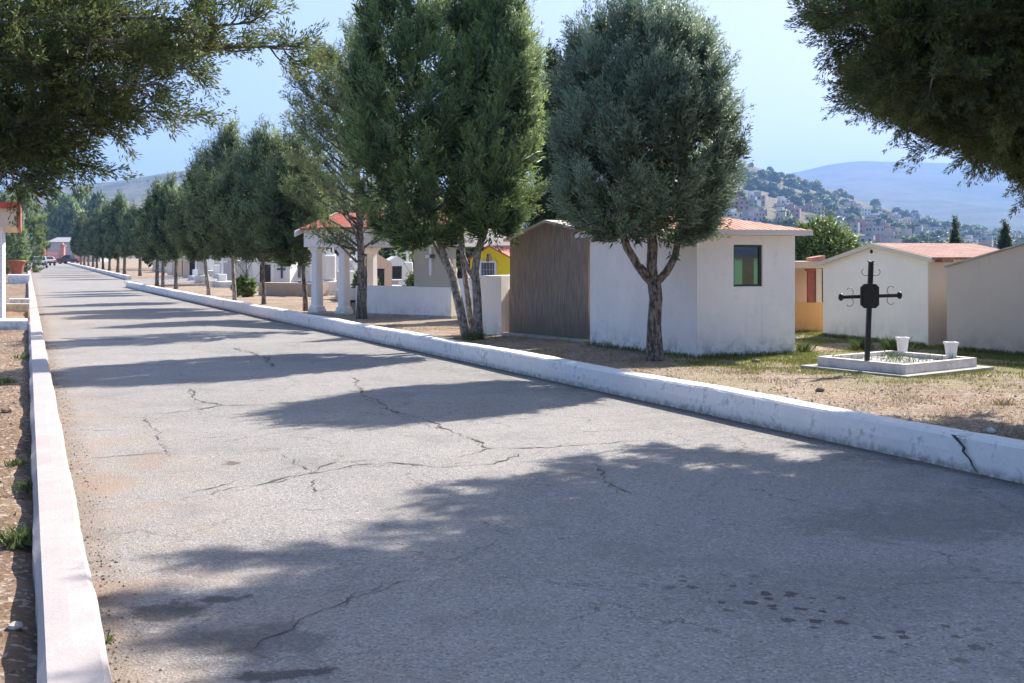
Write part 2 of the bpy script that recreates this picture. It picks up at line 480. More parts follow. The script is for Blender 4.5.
# cracks in the asphalt: ragged ribbons lying on it
CR = m_simple('crack_dark', (.085, .080, .077), .95, .4, 20, .4)
def ribbon(mb, pts, w, z, rng, rough=.03):
    fine = []
    for a, b in zip(pts[:-1], pts[1:]):
        n = max(2, int((b - a).length / .05))
        fine += [a.lerp(b, i / n) for i in range(n)]
    fine.append(pts[-1]); n = len(fine)
    off, L = 0.0, []
    for i, p in enumerate(fine):
        d = (fine[min(i + 1, n - 1)] - fine[max(i - 1, 0)]).normalized(); nn = Vector((-d.y, d.x, 0))
        off = off * .8 + rng.uniform(-rough, rough)
        env = max(.38, .75 + .5 * math.sin(i * .31 + w * 900) + .45 * math.sin(i * .83 + 1.7))
        if rng.random() < .03: env *= .15
        ww = w * env * rng.uniform(.25, 1.3) * min(1, (i + .3) / 4, (n - i) / 4)
        L.append((p + nn * (off + ww), p + nn * (off - ww)))
    vs = []
    for a, b in L: vs += [(b.x, b.y, z), (a.x, a.y, z)]
    mb.add(vs, [(2 * i, 2 * i + 2, 2 * i + 3, 2 * i + 1) for i in range(n - 1)])
rng = random.Random(4)
mb = MB()
S = .5317
def cp(l): return [G(100 + x * S, 320 + y * S) for x, y in l]
for l, w in [([(470, 105), (500, 143), (540, 165), (580, 180), (630, 195), (660, 213), (700, 225), (738, 243)], .011),
             ([(150, 340), (230, 322), (330, 305), (400, 290), (480, 275), (560, 270), (650, 275), (740, 270), (790, 252)], .010),
             ([(670, 258), (740, 243), (850, 240), (950, 232), (1000, 228)], .010), ([(400, 290), (440, 268), (520, 262)], .008),
             ([(80, 180), (160, 172), (230, 162), (300, 160), (380, 155)], .010), ([(165, 128), (190, 152), (230, 162)], .012),
             ([(285, 632), (310, 600), (345, 580), (380, 565), (430, 548), (500, 515), (580, 490)], .007),
             ([(660, 565), (700, 550), (740, 520)], .005), ([(340, 252), (380, 283)], .010), ([(-20, 262), (60, 252), (150, 248)], .008),
             ([(700, 60), (740, 72), (770, 90)], .02), ([(250, 52), (310, 70), (330, 90)], .02), ([(130, 336), (170, 326), (260, 300)], .006),
             ([(410, 300), (408, 330)], .008), ([(80, 180), (110, 215), (130, 260)], .006), ([(920, 270), (945, 300), (1000, 330)], .008)]:
    ribbon(mb, cp(l), w, .004, rng)
    ribbon(mb, cp(l), w * .35, .0045, rng, .06)
tag(mb.build('road_cracks', CR), kind='structure')
# the broken place in the right kerb near the camera
mb = MB()
kd = (Vector((3.69, 8.29)) - Vector((-6.7, 30.6))).normalized(); kn = Vector((-kd.y, kd.x)) if False else Vector((kd.y, -kd.x))
def kerbpt(px, f, h, out):     # on the road face of the right kerb, at pixel column px
    k = (px - 512) / F; d = (3.69 + .4658 * 8.29) / (k + .4658)
    x = k * d
    nx, ny = -.905, -.425
    return (x + nx * out, d + ny * out, h)
path = [(955, .265), (961, .22), (966, .185), (965, .15), (972, .10), (975, .05), (980, .01)]
for (a, b), wd in zip(zip(path[:-1], path[1:]), (5, 4, 3.5, 3, 2.5, 2)):
    vs = [kerbpt(a[0] - wd / 2, 0, a[1], .02), kerbpt(a[0] + wd / 2, 0, a[1], .02), kerbpt(b[0] + wd / 2 - .3, 0, b[1], .02), kerbpt(b[0] - wd / 2 + .3, 0, b[1], .02)]
    mb.add(vs, [(0, 1, 2, 3)])
cko = mb.build('crack', CR, kr)
# ------------------------------------------------------------------ trees
def norm(a): return a / np.maximum(np.linalg.norm(a, axis=-1, keepdims=True), 1e-9)

def leaf_mesh(name, plumes, mat, seed):
    """plumes: list of dicts with arrays P (bases), A (axes), L, W, K leaves, l, w leaf size, tone."""
    rg = np.random.default_rng(seed)
    allv, allt, alln = [], [], []
    for q in plumes:
        P, A, L, W, K = q['P'], norm(q['A']), q['L'], q['W'], q['K']
        M = len(P)
        if M == 0: continue
        t = rg.random((M, K)) ** .85
        R = norm(np.cross(rg.normal(size=(M, K, 3)), A[:, None, :]))
        prof = np.sin(np.pi * np.clip(t * .85 + .12, 0, 1)) ** .8
        rad = (W[:, None] * prof * np.sqrt(rg.random((M, K))))[..., None]
        pos = P[:, None, :] + A[:, None, :] * (t * L[:, None])[..., None] + R * rad
        dr = norm(A[:, None, :] * q.get('fwd', 1.0) + R * q.get('side', .7) + rg.normal(size=(M, K, 3)) * .3)
        sd = norm(np.cross(dr, rg.normal(size=(M, K, 3))))
        sc = rg.uniform(.6, 1.25, (M, K))[..., None]
        l, w = q['l'] * sc, q['w'] * sc
        v = np.stack([pos, pos + dr * l * .45 + sd * w * .5, pos + dr * l, pos + dr * l * .45 - sd * w * .5], axis=2)
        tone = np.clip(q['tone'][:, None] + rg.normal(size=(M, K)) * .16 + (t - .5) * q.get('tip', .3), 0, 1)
        if 'N' in q:
            nn = norm(q['N'][:, None, :] * 1.0 + R * .55 * prof[..., None] + A[:, None, :] * (t - .35)[..., None] * .9)
            g = np.cross(v[:, :, 1] - v[:, :, 0], v[:, :, 3] - v[:, :, 0])
            fl = (g * nn).sum(-1) < 0
            v[fl] = v[fl][:, ::-1]
            gn = norm(np.where(fl[..., None], -g, g))
            nn = norm(nn * .75 + gn * .45)
            alln.append(np.repeat(nn.reshape(-1, 3), 4, 0))
        allv.append(v.reshape(-1, 3)); allt.append(np.repeat(tone.reshape(-1), 4))
    V = np.concatenate(allv).astype(np.float32); T = np.concatenate(allt).astype(np.float32)
    n = len(V)
    me = bpy.data.meshes.new(name)
    me.vertices.add(n); me.vertices.foreach_set('co', V.ravel())
    me.loops.add(n); me.loops.foreach_set('vertex_index', np.arange(n, dtype=np.int32))
    me.polygons.add(n // 4); me.polygons.foreach_set('loop_start', np.arange(0, n, 4, dtype=np.int32))
    at = me.attributes.new('tone', 'FLOAT', 'POINT'); at.data.foreach_set('value', T)
    me.update(calc_edges=True); me.validate()
    me.materials.append(mat)
    if alln:
        me.polygons.foreach_set('use_smooth', np.ones(n // 4, dtype=bool))
        me.normals_split_custom_set_from_vertices(np.concatenate(alln).astype(np.float32))
    return me

def env_fn(prof, seed, lob=.12):
    """prof: list of (u, r); returns radius(u, theta) with lobes."""
    us, rs = zip(*prof); rng = random.Random(seed)
    ph = [rng.uniform(0, 6.28) for _ in range(8)]
    def f(u, th):
        r = np.interp(u, us, rs)
        k = (np.sin(2 * th + ph[0] + 3 * u) + np.sin(3 * th + ph[1] - 5 * u) + .8 * np.sin(5 * th + ph[2] + 9 * u) + .6 * np.sin(7 * th + ph[3] - 14 * u)) / 3
        return r * (1 + lob * k)
    return f

def crown(name, mat, seed, z0, z1, rmax, prof, clumps, per, plume_l, plume_w, K, leaf, up=1.0, lob=.12, shell=.55, core=0, tone_sd=.2,
          cx=lambda u: 0, cy=lambda u: 0, clump_r=.28, side=.7, tone_mu=.45, spread=.33, fan=0, spires=0):
    rg = np.random.default_rng(seed)
    f = env_fn(prof, seed, lob)
    us = np.linspace(0, 1, 400); w = np.interp(us, *zip(*prof)); cdf = np.cumsum(w + .05); cdf /= cdf[-1]
    u = np.interp(rg.random(clumps), cdf, us); th = rg.random(clumps) * 2 * np.pi
    rho = shell + (1 - shell) * rg.random(clumps) ** .7
    r = f(u, th) * rmax * rho
    CX, CY = np.array([cx(x) for x in u]), np.array([cy(x) for x in u])
    hz = z1 - z0
    C = np.stack([CX + r * np.cos(th), CY + r * np.sin(th), z0 + u * hz], 1)
    out = np.stack([np.cos(th), np.sin(th), np.zeros(clumps)], 1)
    axis = norm(out * (1 - .55 * u[:, None]) * .8 + np.array([0, 0, up]) * (.25 + u[:, None]) + rg.normal(size=(clumps, 3)) * .18)
    ct = np.clip(tone_mu + rg.normal(size=clumps) * tone_sd, 0, 1)
    P = np.repeat(C, per, 0) + rg.normal(size=(clumps * per, 3)) * clump_r * np.array([.6, .6, .75])
    A = np.repeat(axis, per, 0) + rg.normal(size=(clumps * per, 3)) * spread
    L = plume_l * rg.uniform(.55, 1.35, clumps * per)
    if fan:
        A = np.repeat(axis, per, 0) + rg.normal(size=(clumps * per, 3)) * fan
        P = np.repeat(C - out * clump_r * .3, per, 0) + rg.normal(size=(clumps * per, 3)) * clump_r * .35 + norm(A) * clump_r * .2
    else: P = P - norm(A) * L[:, None] * .55
    P[:, 2] = np.maximum(P[:, 2], z0 + .12 * rg.random(len(P)))
    W = plume_w * rg.uniform(.7, 1.3, clumps * per)
    T = np.repeat(ct, per) + rg.normal(size=clumps * per) * .08
    pl = [dict(P=P, A=A, L=L, W=W, K=K, l=leaf[0], w=leaf[1], tone=T, side=side, tip=.55, N=norm(np.repeat(out * (1 - .5 * u[:, None]) + np.array([0, 0, 1.0]) * (u[:, None] * 1.3 - .25), per, 0)))]
    if fan:
        k = 20
        Pb = np.repeat(C - axis * plume_l * .35, k, 0) + rg.normal(size=(clumps * k, 3)) * .02
        pl.append(dict(P=Pb, A=np.repeat(axis, k, 0) + rg.normal(size=(clumps * k, 3)) * .22, L=np.full(clumps * k, plume_l * .5), W=np.full(clumps * k, plume_w * 1.3), K=5,
                       l=plume_l * .40, w=plume_l * .075, tone=np.repeat(ct * .6, k), N=np.repeat(norm(out + axis), k, 0)))
    if spires:
        u = rg.uniform(.62, 1.0, spires); th = rg.random(spires) * 2 * np.pi; r = f(u, th) * rmax * rg.uniform(.55, .95, spires)
        Cs = np.stack([np.array([cx(x) for x in u]) + r * np.cos(th), np.array([cy(x) for x in u]) + r * np.sin(th), z0 + u * hz], 1)
        ks = 7
        As = np.repeat(np.stack([np.cos(th) * .18, np.sin(th) * .18, np.ones(spires)], 1), ks, 0) + rg.normal(size=(spires * ks, 3)) * .12
        Ls = plume_l * np.repeat(rg.uniform(1.0, 2.1, spires), ks) * rg.uniform(.6, 1.1, spires * ks)
        pl.append(dict(P=np.repeat(Cs, ks, 0) + rg.normal(size=(spires * ks, 3)) * .03, A=As, L=Ls, W=np.full(spires * ks, plume_w * .9), K=K, l=leaf[0], w=leaf[1], side=side, tip=.6,
                       tone=np.repeat(np.clip(tone_mu + .1 + rg.normal(size=spires) * tone_sd, 0, 1), ks), N=np.repeat(np.stack([np.cos(th), np.sin(th), np.full(spires, .6)], 1), ks, 0)))
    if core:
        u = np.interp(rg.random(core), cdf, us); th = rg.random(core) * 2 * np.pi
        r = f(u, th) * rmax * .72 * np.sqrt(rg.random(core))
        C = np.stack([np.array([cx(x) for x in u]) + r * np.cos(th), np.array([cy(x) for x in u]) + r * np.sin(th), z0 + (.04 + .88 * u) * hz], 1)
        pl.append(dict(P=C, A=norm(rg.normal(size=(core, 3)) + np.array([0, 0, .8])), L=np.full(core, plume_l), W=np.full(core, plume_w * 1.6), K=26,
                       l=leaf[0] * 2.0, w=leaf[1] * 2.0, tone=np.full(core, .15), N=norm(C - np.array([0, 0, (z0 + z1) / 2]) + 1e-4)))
    return leaf_mesh(name, pl, mat, seed + 1), C

def place_mesh(name, me, parent):
    o = bpy.data.objects.new(name, me); col.objects.link(o); o.parent = parent
    return o

def curve(a, b, bend, n=6, rng=random):
    a, b = Vector(a), Vector(b); m = (a + b) / 2 + Vector(bend)
    out = []
    for i in range(n + 1):
        t = i / n
        p = a * (1 - t) ** 2 + m * 2 * t * (1 - t) + b * t * t
        out.append(p + Vector((rng.uniform(-1, 1), rng.uniform(-1, 1), 0)) * .012 * (0 < i < n))
    return out
def taper(r0, r1, n=6): return [r0 + (r1 - r0) * i / n for i in range(n + 1)]

BARK = m_bark('juniper_bark', (.07, .055, .045), (.27, .225, .19))
BARK_PALE = m_bark('pale_bark', (.15, .12, .10), (.42, .37, .32))
LF_BLUE = m_leaf('bluegreen_scales', (.055, .088, .052), (.34, .45, .29), .28)
LF_GREEN = m_leaf('green_scales', (.042, .084, .034), (.33, .44, .15), .36)
LF_OLIVE = m_leaf('olive_scales', (.085, .115, .05), (.30, .37, .155), .38)
LF_DARK = m_leaf('dark_scales', (.05, .088, .042), (.27, .35, .14), .3, (.13, .145, .06))
LF_OVER = m_leaf('overhang_scales', (.042, .064, .026), (.22, .26, .085), .4, (.19, .165, .055))  # dark olive foliage colour of the two overhanging trees
LF_MID = m_leaf('row_scales', (.055, .095, .048), (.31, .39, .18), .3)
LF_BRIGHT = m_leaf('bright_leaves', (.075, .12, .03), (.24, .32, .08), .35)
LF_CYP = m_leaf('cypress_scales', (.018, .042, .016), (.065, .105, .035), .15)

# --- tree 1: the blue-green juniper before the white chapel
b = G(655, 361, SOIL)
t1 = empty('conifer_tree', b, 'blue-green round-crowned conifer with a forked trunk in front of the white chapel', 'tree', 'conifers lining the right kerb')
prof = [(0, .42), (.06, .66), (.18, .88), (.35, .99), (.55, 1.0), (.72, .92), (.84, .74), (.94, .46), (1, .16)]
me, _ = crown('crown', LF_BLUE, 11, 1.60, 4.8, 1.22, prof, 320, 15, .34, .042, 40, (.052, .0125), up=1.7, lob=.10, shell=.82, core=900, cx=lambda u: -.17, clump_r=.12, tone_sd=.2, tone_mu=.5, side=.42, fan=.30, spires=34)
place_mesh('crown', me, t1)
mb = MB(); B = Vector(b); rr = random.Random(1)
mb.tube([B + Vector((0, 0, -.1)), B + Vector((.0, 0, .12)), B + Vector((-.01, 0, .5)), B + Vector((.01, .02, .85)), B + Vector((-.02, 0, 1.12))], [.145, .115, .098, .092, .09], 12, jit=.07)
fork = B + Vector((-.02, 0, 1.05))
mb.tube(curve(fork + Vector((0, 0, .02)), B + Vector((-.48, -.05, 1.85)), (-.12, 0, -.08), 6, rr), taper(.072, .045), 10, jit=.07)
mb.tube(curve(fork, B + Vector((-.03, .05, 2.6)), (-.04, 0, 0), 6, rr), taper(.078, .05), 10, jit=.07)
mb.tube(curve(fork, B + Vector((.32, -.02, 1.75)), (.14, 0, -.16), 6, rr), taper(.06, .042), 10, jit=.07)
for k in range(14):
    a = k * 2.4; z = rr.uniform(1.8, 3.2)
    mb.tube(curve(B + Vector((-.1 + .2 * math.cos(a) * .4, 0, z)), B + Vector((-.17 + 1.05 * math.cos(a), 1.0 * math.sin(a), z + rr.uniform(.2, .8))), (0, 0, -.1), 5, rr), taper(.035, .01, 5), 6)
tr = mb.build('trunk', BARK, t1)

# --- tree 2: tall green multi-stem juniper
b = G(472, 338, SOIL)
t2 = empty('conifer_tree', b, 'tall green conifer with three slender stems left of the brown mausoleum', 'tree', 'conifers lining the right kerb')
prof = [(0, .32), (.05, .52), (.14, .80), (.3, .98), (.48, 1.0), (.64, .93), (.78, .78), (.9, .55), (1, .2)]
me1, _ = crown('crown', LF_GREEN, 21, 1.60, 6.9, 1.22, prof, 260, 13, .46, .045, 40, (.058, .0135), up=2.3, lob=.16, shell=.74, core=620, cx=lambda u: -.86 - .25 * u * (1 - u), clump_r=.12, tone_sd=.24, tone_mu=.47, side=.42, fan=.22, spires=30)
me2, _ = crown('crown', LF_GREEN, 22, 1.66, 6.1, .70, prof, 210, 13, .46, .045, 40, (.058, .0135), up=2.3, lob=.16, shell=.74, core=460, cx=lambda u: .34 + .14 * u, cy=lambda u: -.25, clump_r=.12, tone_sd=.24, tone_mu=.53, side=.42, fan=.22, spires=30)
c1 = place_mesh('crown', me1, t2); c2 = place_mesh('crown', me2, t2)
mb = MB(); B = Vector(b)
def px2(px, py, d=None): return AT(px, py, d or B.y)
mb.tube([px2(468, 342), px2(464, 325), px2(458, 300), px2(452, 275), px2(444, 255), px2(436, 232), px2(432, 190), px2(434, 120)], [.10, .085, .08, .075, .065, .055, .04, .02], 10, jit=.08)
mb.tube([px2(474, 342, B.y + .2), px2(471, 318, B.y + .25), px2(467, 290, B.y + .3), px2(463, 262, B.y + .3), px2(462, 235, B.y + .3), px2(460, 170, B.y + .3), px2(455, 90, B.y + .3)], [.07, .06, .055, .05, .045, .035, .015], 10, jit=.08)
mb.tube([px2(478, 342), px2(478, 322), px2(477, 298), px2(475, 272), px2(478, 250), px2(485, 232), px2(492, 190), px2(498, 120)], [.095, .082, .078, .075, .065, .055, .04, .02], 10, jit=.08)
mb.tube(curve(px2(452, 275), px2(432, 240), (0, 0, -.1), 5, rr), taper(.035, .02, 5), 8)
mb.tube(curve(px2(476, 285), px2(458, 240, B.y - .1), (0, 0, -.1), 5, rr), taper(.04, .03, 5), 8)
for k in range(16):
    a = k * 2.4; z = rr.uniform(1.9, 4.2); s = -.6 if k % 2 else .35
    mb.tube(curve(B + Vector((s, 0, z)), B + Vector((s + .95 * math.cos(a), .95 * math.sin(a), z + rr.uniform(.4, 1.1))), (0, 0, -.1), 5, rr), taper(.035, .01, 5), 6)
tr = mb.build('trunk', BARK_PALE, t2)

# --- tree 3: thin olive conifer by the portico
b = G(362, 319, SOIL)
t3 = empty('conifer_tree', b, 'sparse olive conifer with a scaly trunk and thin leader shoots before the portico', 'tree', 'conifers lining the right kerb')
B = Vector(b)
mb = MB()
mb.tube([B + Vector((0, 0, -.1)), B + Vector((0, 0, .3)), B + Vector((.0, 0, 1.0)), B + Vector((-.03, 0, 1.8)), B + Vector((-.1, 0, 3.2)), B + Vector((-.15, 0, 5.2)), B + Vector((-.12, 0, 7.2))],
        [.135, .115, .105, .085, .06, .035, .01], 10, jit=.1)
P, A, L, W, T = [], [], [], [], []
def spray(a, bb, n, pl, tone):
    a, bb = Vector(a), Vector(bb)
    for i in range(n):
        t = rr.uniform(.25, 1.0); p = a.lerp(bb, t)
        d = (bb - a).normalized() * .8 + Vector((rr.gauss(0, .5), rr.gauss(0, .5), rr.gauss(.45, .4)))
        P.append(p - B); A.append(d); L.append(pl * rr.uniform(.6, 1.3)); W.append(.06 * rr.uniform(.7, 1.3)); T.append(tone + rr.gauss(0, .1))
for k in range(66):
    z = 1.55 + 4.2 * (k / 66) ** .9; a = k * 2.399 + rr.uniform(-.3, .3)
    R = 1.45 * (1 - ((z - 2.6) / 4.6) ** 2) * rr.uniform(.65, 1.05) if z > 2.0 else rr.uniform(.7, 1.4)
    tip = B + Vector((-.38 + R * math.cos(a), R * math.sin(a), z + R * rr.uniform(.55, 1.0)))
    st = B + Vector((-.03 - .03 * z, 0, z))
    c = curve(st, tip, (0, 0, -.12), 5, rr)
    mb.tube(c, taper(.032, .007, 5), 6)
    tn = rr.uniform(.25, .7)
    for q in range(3, 6): spray(c[q - 1], c[q], 7, .34, tn)
    spray(c[2], c[5], 6, .4, tn)
for tipx, tipy, zz in ((357, 8, 4.2), (300, 82, 3.2), (316, 70, 3.4), (338, 60, 3.6), (287, 100, 2.8)):
    tip = AT(tipx, tipy, B.y + rr.uniform(-.3, .3)); st = B + Vector((-.1, 0, zz))
    c = curve(st, tip, (0, 0, .1), 5, rr); mb.tube(c, taper(.03, .005, 5), 6)
    for q in range(1, 6): spray(c[q - 1], c[q], 11, .3, .5)
for sx, sy, tx, ty in ((352, 262, 322, 222), (352, 250, 312, 232), (366, 244, 395, 225), (362, 255, 340, 236)):
    c = curve(AT(sx + 5, sy, B.y), AT(tx, ty, B.y - .2), (0, 0, -.1), 5, rr); mb.tube(c, taper(.035, .01, 5), 6)
    for q in range(3, 6): spray(c[q - 1], c[q], 8, .3, .5)
tr = mb.build('trunk', BARK, t3)
me = leaf_mesh('crown', [dict(P=np.array([tuple(p) for p in P]), A=np.array([tuple(a) for a in A]), L=np.array(L), W=np.array(W), K=30, l=.085, w=.018, tone=np.array(T), side=.6)], LF_OLIVE, 5)
place_mesh('crown', me, t3)

# --- the row further on: variants, then copies
def row_trunk(mb, B, h, r, lean, rr, stems=1):
    B = Vector(B)
    mb.tube([B + Vector((0, 0, -.1)), B + Vector((lean * .1, 0, .25)), B + Vector((lean * .5, 0, h * .5)), B + Vector((lean, .05, h)), B + Vector((lean * 1.2, 0, h + 1.6))],
            [r * 1.25, r, r * .88, r * .8, r * .35], 8, jit=.08)
    for k in range(6):
        a = k * 2.4 + h
        mb.tube(curve(B + Vector((lean, 0, h + .1 * k)), B + Vector((lean + .7 * math.cos(a), .7 * math.sin(a), h + .8 + .2 * k)), (0, 0, -.1), 4, rr), taper(r * .4, r * .1, 4), 5)
P_A = [(0, .3), (.08, .7), (.25, 1), (.45, .95), (.65, .7), (.85, .38), (1, .06)]
P_B = [(0, .35), (.1, .78), (.3, 1), (.55, .92), (.75, .66), (.9, .35), (1, .08)]
def conifer(px, py, ptop, pbot, halfw, mat, seed, label, n=150, prof=P_A, bark=BARK, lean=0.0, cxo=0.0, per=5, leafs=(.13, .032), group='conifers lining the right kerb', name='conifer_tree', z=SOIL):
    b = G(px, py, z); d = b.y
    o = empty(name, b, label, 'tree', group)
    z0 = H + (YH - pbot) * d / F - b.z + .32; ll = .46; z1 = H + (YH - ptop) * d / F - b.z; r = halfw * d / F
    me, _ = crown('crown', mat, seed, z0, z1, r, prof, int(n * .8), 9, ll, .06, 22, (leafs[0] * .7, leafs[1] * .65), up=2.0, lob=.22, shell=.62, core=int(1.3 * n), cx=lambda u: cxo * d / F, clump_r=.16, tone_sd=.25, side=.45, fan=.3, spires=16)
    place_mesh('crown', me, o)
    mb = MB(); row_trunk(mb, b, z0 + .3, max(.065, .0013 * d + .02), lean, random.Random(seed)); mb.build('trunk', bark, o)
    return o
conifer(264, 304, 138, 272, 52, LF_MID, 31, 'dark leafy conifer with a brown trunk just left of the portico', 260, P_B, cxo=2, lean=-.05)
conifer(235, 301, 132, 268, 36, LF_MID, 32, 'pointed grey-green conifer on a pale straight trunk among the row', 240, P_A, BARK_PALE, cxo=-7, lean=-.1)
conifer(209, 296, 164, 268, 30, LF_DARK, 33, 'conifer with a leaning pale trunk at the edge of the tall dark group', 200, P_B, BARK_PALE, lean=-.2, cxo=-4)
conifer(306, 311, 150, 275, 34, LF_DARK, 34, 'dark conifer with its thin trunk beside the left portico column', 180, P_B, lean=-.1, cxo=-12)
conifer(246, 284, 172, 262, 34, LF_DARK, 35, 'conifer with a dark trunk rising from behind the low tan wall', 150, P_B, group=None)
conifer(176, 289.5, 187, 268, 15, LF_MID, 36, 'slim pointed conifer before the driveway gap on the thickest trunk of its trio', 120, P_A, cxo=-6, leafs=(.16, .04))
conifer(163, 288, 193, 266, 14, LF_DARK, 37, 'slim conifer in the middle of the trio just before the driveway gap', 110, P_A, cxo=-4, leafs=(.16, .04))
conifer(157, 286, 204, 265, 12, LF_MID, 38, 'thin conifer nearest the driveway gap on this side of it', 90, P_A, cxo=-6, leafs=(.16, .04))
fa = conifer(140, 276, 212, 262, 16, LF_MID, 41, 'small conifer at the near end of the far run beyond the driveway gap', 120, P_B, cxo=-4, leafs=(.2, .055))
vb = conifer(124.5, 274, 200, 263, 15, LF_MID, 42, 'distant conifer in the far run of the right kerb beyond the driveway gap', 120, P_A, cxo=-4, leafs=(.2, .055))
vc = conifer(118, 272.4, 205, 262, 15, LF_DARK, 43, 'distant conifer in the far run of the right kerb beyond the driveway gap', 120, P_B, cxo=-3, leafs=(.2, .055))
FAR = 'distant conifer in the far run of the right kerb beyond the driveway gap'
for i, (px, py, s) in enumerate([(109.5, 270.6, 1.0), (103, 269.4, .95), (97, 268, 1.1), (93, 266.8, 1.12), (88.5, 266, 1.05), (84.5, 265.3, 1.15), (81, 264.7, 1.1)]):
    o = copy_tree((vb, vc)[i % 2]); o.location = G(px, py, SOIL); o.rotation_euler.z = 1.3 * i; o.scale = (s, s, s); o['label'] = FAR

# --- overhanging foreground trees
def overhang(name, label, B, zc, rx, rz, nb, seed, mat, per, K, leaf, h0, htop, extra=(), group=None, sub=4, fl=.30, squash=1.0, rmin=.62):
    rr = random.Random(seed)
    B = Vector(B); o = empty(name, B, label, 'tree', group)
    mb = MB()
    mb.tube([B + Vector((0, 0, -.1)), B + Vector((0, 0, .2)), B + Vector((.05, 0, 1.2)), B + Vector((-.05, .05, h0 + .6)), B + Vector((0, 0, (h0 + htop) / 2)), B + Vector((0, 0, htop))],
            [.27, .22, .19, .16, .10, .02], 12, jit=.08)
    P, A, L, W, T = [], [], [], [], []
    def put(a, bb, n, tone):
        dirv = (bb - a).normalized()
        for i in range(n):
            p = a.lerp(bb, rr.uniform(0, 1))
            d = dirv * 1.0 + Vector((rr.gauss(0, .45), rr.gauss(0, .45), rr.gauss(.1, .35)))
            P.append(p - B); A.append(d); L.append(fl * rr.uniform(.45, 1.15)); W.append(.042 * rr.uniform(.7, 1.4)); T.append(tone + rr.gauss(0, .12))
    def branch(st, tip, r0, tone, dens):
        c = curve(st, tip, (rr.gauss(0, .1), rr.gauss(0, .1), rr.uniform(.05, .3)), 7, rr)
        mb.tube(c, taper(r0, .006, 7), 6)
        ln = (tip - st).length
        for q in range(2, 8):
            for _ in range(sub):
                s = c[q - 1].lerp(c[q], rr.random())
                d = (c[q] - c[q - 1]).normalized()
                tv = d * rr.uniform(.3, .9) + Vector((rr.gauss(0, .7), rr.gauss(0, .7), rr.gauss(-.02, .45)))
                tw = s + tv.normalized() * rr.uniform(.2, .45) * (1.15 - .07 * q)
                tc = curve(s, tw, (0, 0, -.04), 3, rr)
                mb.tube(tc, taper(.009, .003, 3), 4, cap=False)
                put(tc[1], tc[3], max(2, int(dens * per)), tone + rr.gauss(0, .1))
        put(c[5], c[7], per, tone)
    for k in range(nb):
        f = (k + .5) / nb
        zt = zc - rz + 2 * rz * f
        a = k * 2.399 + rr.uniform(-.35, .35)
        e = math.sqrt(max(0.0, 1 - ((zt - zc) / rz) ** 2)) ** .8
        R = rx * e * rr.uniform(rmin, 1.06) + .15
        tip = B + Vector((R * math.cos(a), R * math.sin(a) * squash, zt - B.z))
        st = B + Vector((0, 0, max(h0 - .3, min(htop - .5, zt - B.z - R * rr.uniform(.1, .5)))))
        branch(st, tip, .05 + .02 * R / rx, rr.uniform(.2, .6), 1)
    for (tip, h, tone) in extra:
        branch(B + Vector((0, 0, h)), Vector(tip), .05, tone, 1)
    tr = mb.build('trunk', BARK, o)
    me = leaf_mesh('crown', [dict(P=np.array([tuple(p) for p in P]), A=np.array([tuple(a) for a in A]), L=np.array(L), W=np.array(W), K=K, l=leaf[0], w=leaf[1], tone=np.array(T), side=.45)], mat, seed)
    place_mesh('crown', me, o)
    return o
ex = [(AT(842, 6, 9.2), 2.8, .3), (AT(846, 34, 9.4), 2.7, .3), (AT(874, 78, 9.2), 2.4, .3), (AT(892, 100, 9.6), 2.4, .3), (AT(935, 118, 9.5), 2.3, .3), (AT(985, 132, 9.3), 2.2, .25), (AT(1030, 150, 9.6), 2.2, .3),
      (AT(868, 14, 9.0), 2.8, .3), (AT(872, 42, 10.2), 2.7, .3), (AT(900, 60, 9.3), 2.5, .3), (AT(930, 70, 8.9), 2.6, .3), (AT(960, 95, 9.4), 2.5, .3), (AT(900, 20, 9), 2.8, .3), (AT(960, 30, 9), 2.8, .3), (AT(990, 80, 9), 2.6, .3), (AT(1010, 100, 9), 2.5, .3), (AT(1000, 20, 9), 2.6, .3)]
overhang('conifer_tree', 'large dark conifer whose crown hangs into the upper right corner', (5.65, 10.15, SOIL), 4.9, 3.15, 2.55, 135, 51, LF_OVER, 10, 58, (.038, .0098), 1.9, 7.2, ex, 'conifers lining the right kerb', sub=8)
exl = [(AT(300, 46, 8), 2.6, .5), (AT(255, 22, 8), 2.9, .55), (AT(232, 44, 8.2), 2.8, .5), (AT(172, 112, 8), 2.4, .6), (AT(160, 84, 7.6), 2.4, .5), (AT(80, 160, 8), 2.3, .35), (AT(50, 146, 7.7), 2.3, .3), (AT(98, 118, 7.8), 2.3, .4),
       (AT(20, 172, 7.6), 2.2, .3), (AT(200, 62, 8.3), 2.7, .5), (AT(245, -15, 8), 3.0, .5), (AT(130, 104, 8.2), 2.4, .4), (AT(60, 120, 7.6), 2.4, .35), (AT(110, 80, 7.6), 2.6, .35), (AT(30, 60, 7.4), 2.7, .3), (AT(90, 40, 7.6), 2.9, .3), (AT(150, 40, 7.5), 2.9, .35), (AT(10, 130, 7.6), 2.3, .3), (AT(200, 20, 7.6), 2.9, .4), (AT(15, 150, 8.2), 2.3, .3), (AT(38, 168, 8.2), 2.3, .3)]
overhang('conifer_tree', 'loose conifer whose branches hang into the upper left corner over the kerb', (-5.05, 8.2, .05), 5.15, 2.45, 2.7, 66, 61, LF_OVER, 7, 56, (.038, .0098), 2.0, 7.0, exl, sub=4)

# --- left side far trees, background trees, bush, cypresses
conifer(26, 272, 178, 279, 21, LF_BRIGHT, 71, 'bright green conifer behind the terracotta pot on the left side', 190, P_B, leafs=(.17, .045), group=None, z=.05, cxo=0)
conifer(6, 274, 190, 282, 20, LF_GREEN, 72, 'green conifer half hidden behind the red-edged building on the left', 150, P_B, leafs=(.17, .045), group=None, z=.05)

